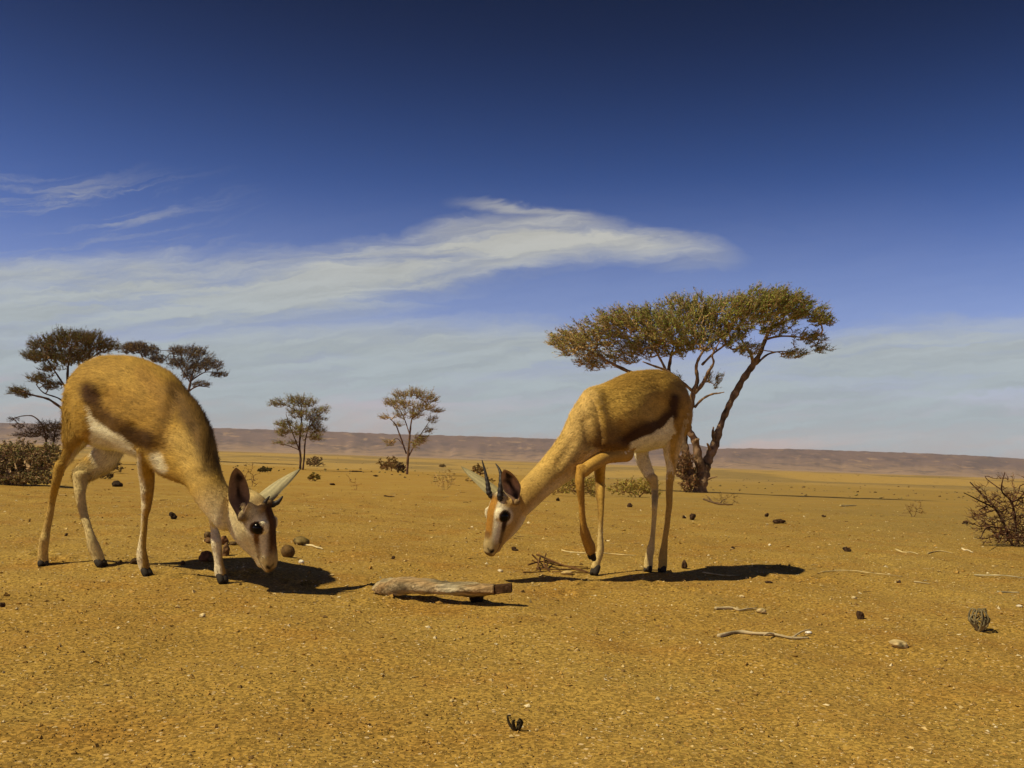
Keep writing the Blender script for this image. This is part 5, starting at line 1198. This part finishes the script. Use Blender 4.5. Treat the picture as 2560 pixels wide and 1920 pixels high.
for i_, (x, y, w_, h, lb) in enumerate([(1946, 1309, 26, 13, 'widest dark clod on the sand below the big tree shadow'), (1917, 1292, 9, 9, 'reddish clod just above the widest dark clod'), (1730, 1300, 11, 15, 'dark upright clod right of the hind legs of the right gazelle'),
        (1710, 1296, 9, 10, 'small clod left of the dark upright clod'), (2120, 1379, 16, 13, 'round dark clod alone in the middle of the right side sand'), (1709, 1422, 13, 18, 'dark cone shaped clod standing by the shadow of the right gazelle'),
        (2248, 1459, 10, 9, 'dark clod under the end of the long thin straw'), (2153, 1548, 14, 20, 'thin dark sprout on the sand left of the curled grey plant'), (1287, 1377, 20, 10, 'striped dark clod below the chin of the right gazelle'),
        (2060, 1293, 8, 6, 'small clod right of the widest dark clod'), (2415, 1310, 13, 9, 'dark clod left of the thorn bush'), (1833, 1372, 8, 6, 'small reddish clod above the shadow of the right gazelle'),
        (1394, 1252, 9, 8, 'tiny dark clod below the yellow green shrub'), (1300, 1246, 7, 6, 'tiny clod under the neck of the right gazelle'), (1575, 1268, 14, 10, 'small dark hooked clod between the legs of the right gazelle'),
        (983, 1398, 8, 7, 'tiny dark clod above the left end of the log'), (832, 1213, 10, 6, 'tiny dark clod right of the small bright shrub'), (938, 1192, 12, 5, 'flat dark clod left of the twisting acacia'), (5, 1518, 10, 12, 'dark clod cut by the left edge'),
        (165, 1340, 8, 7, 'tiny dark clod between the hind legs of the left gazelle'), (1923, 1458, 18, 5, 'thin dark flake below the shadow of the right gazelle')]):
    curl(x, y, w_, h, lb, (.05, .028, .014), 7, 'dry_clod', 'clod', GC, seed=10 + i_)

# fine gravel and straw bits, too many to count
def gravel():
    g = np.random.default_rng(77); n = 52000
    dy = g.uniform(26, 900, n) ** 1.0; Y = .36 * F / dy; X = Y * g.uniform(-.72, .72, n)
    s = (g.pareto(3.6, n) + .7) * .00105 * np.clip(Y, .5, 7) ** .80; s = np.clip(s, .0007, .0032 * np.clip(Y, .6, 3))
    Z = tz(X, Y)
    O = np.array([[1, 0, 0], [-1, 0, 0], [0, 1, 0], [0, -1, 0], [0, 0, 1], [0, 0, -1]], float)
    T = [(0, 2, 4), (2, 1, 4), (1, 3, 4), (3, 0, 4), (2, 0, 5), (1, 2, 5), (3, 1, 5), (0, 3, 5)]
    S = s[:, None] * g.uniform(.6, 1.25, (n, 3)) * np.array([1.0, 1.0, .65]); an = g.uniform(0, 6.28, n)
    V = O[None] * S[:, None] + g.normal(0, .22, (n, 6, 3)) * s[:, None, None]
    ca, sa = np.cos(an), np.sin(an); x, y = V[..., 0].copy(), V[..., 1].copy()
    V[..., 0] = x * ca[:, None] - y * sa[:, None] + X[:, None]; V[..., 1] = x * sa[:, None] + y * ca[:, None] + Y[:, None]; V[..., 2] += Z[:, None] + S[:, 2:3] * .25
    Fc = (np.arange(n)[:, None, None] * 6 + np.array(T)[None]).reshape(-1, 3).tolist()
    pal = np.array([(.37, .225, .055), (.31, .18, .04), (.50, .37, .15), (.62, .52, .30), (.15, .09, .03), (.27, .165, .045)])
    c = pal[g.choice(6, n, p=[.40, .24, .15, .045, .045, .12])] * g.uniform(.8, 1.2, (n, 1))
    tag(link('gravel', mesh_np('gravel', V.reshape(-1, 3), Fc, [stone_mat], np.repeat(c, 6, 0), smooth=False)), 'fine gravel and grit strewn over the sand', kind='stuff')
    # straw bits
    n = 420; dy = g.uniform(60, 420, n); Y = .36 * F / dy; X = Y * g.uniform(-.7, .7, n); an = g.normal(0, .5, n); L = g.uniform(.006, .028, n) * np.clip(Y / 3, .6, 3)
    A = np.stack([X, Y, tz(X, Y) + .002], 1); B = A + np.stack([np.cos(an) * L, np.sin(an) * L, g.uniform(0, .12, n) * L], 1); rr_ = g.uniform(.0006, .0014, n) * np.clip(Y / 3, .6, 3)
    V, Fc = prisms(A, B, rr_, rr_ * .6, 4); c = np.array([(.50, .38, .17), (.13, .08, .03), (.35, .24, .1)])[g.choice(3, n, p=[.45, .25, .3])]
    tag(link('straw_litter', mesh_np('straw_litter', V, Fc, [stone_mat], np.repeat(c, 8, 0), smooth=False)), 'scattered bits of straw and bark on the sand', kind='stuff')
    # specks of scrub far out on the plain
    n = 900; Y = np.exp(g.uniform(math.log(24), math.log(520), n)); X = Y * g.uniform(-.7, .7, n); Z = tz(X, Y); S = Y * g.uniform(.0004, .0016, n) * np.clip(60 / Y, .4, 1)
    V = O[None] * (S[:, None] * np.array([1.3, 1.3, .8]))[:, None] + g.normal(0, .3, (n, 6, 3)) * S[:, None, None]
    V[..., 0] += X[:, None]; V[..., 1] += Y[:, None]; V[..., 2] += (Z + S * .3)[:, None]
    Fc = (np.arange(n)[:, None, None] * 6 + np.array(T)[None]).reshape(-1, 3).tolist()
    c = np.array([(.15, .10, .04), (.21, .14, .05), (.17, .14, .05)])[g.choice(3, n)]
    tag(link('scrub', mesh_np('scrub', V.reshape(-1, 3), Fc, [stone_mat], np.repeat(c, 6, 0), smooth=False)), 'dark specks of scrub and stones far out on the plain', kind='stuff')
gravel()

# ------------------------------------------------------------------ haze
def haze():
    V = [(x, y, z) for x in (-6000, 6000) for y in (-300, 5200) for z in (-40, 92)]
    Fc = [(0, 1, 3, 2), (4, 6, 7, 5), (0, 4, 5, 1), (2, 3, 7, 6), (0, 2, 6, 4), (1, 5, 7, 3)]
    me = bpy.data.meshes.new('haze'); me.from_pydata(V, [], Fc); me.update()
    m_ = bpy.data.materials.new('haze_air'); m_.use_nodes = True; m_.node_tree.nodes.clear(); n = NT(m_.node_tree)
    o = n.n('ShaderNodeOutputMaterial'); v = n.n('ShaderNodeVolumePrincipled'); n.link(v.outputs[0], o.inputs['Volume'])
    v.inputs['Color'].default_value = (.74, .83, 1.0, 1); v.inputs['Density'].default_value = HAZE; v.inputs['Anisotropy'].default_value = .2
    me.materials.append(m_); tag(link('haze', me), 'thin haze over the desert plain', kind='stuff')
HAZE = 0.85e-4
haze()
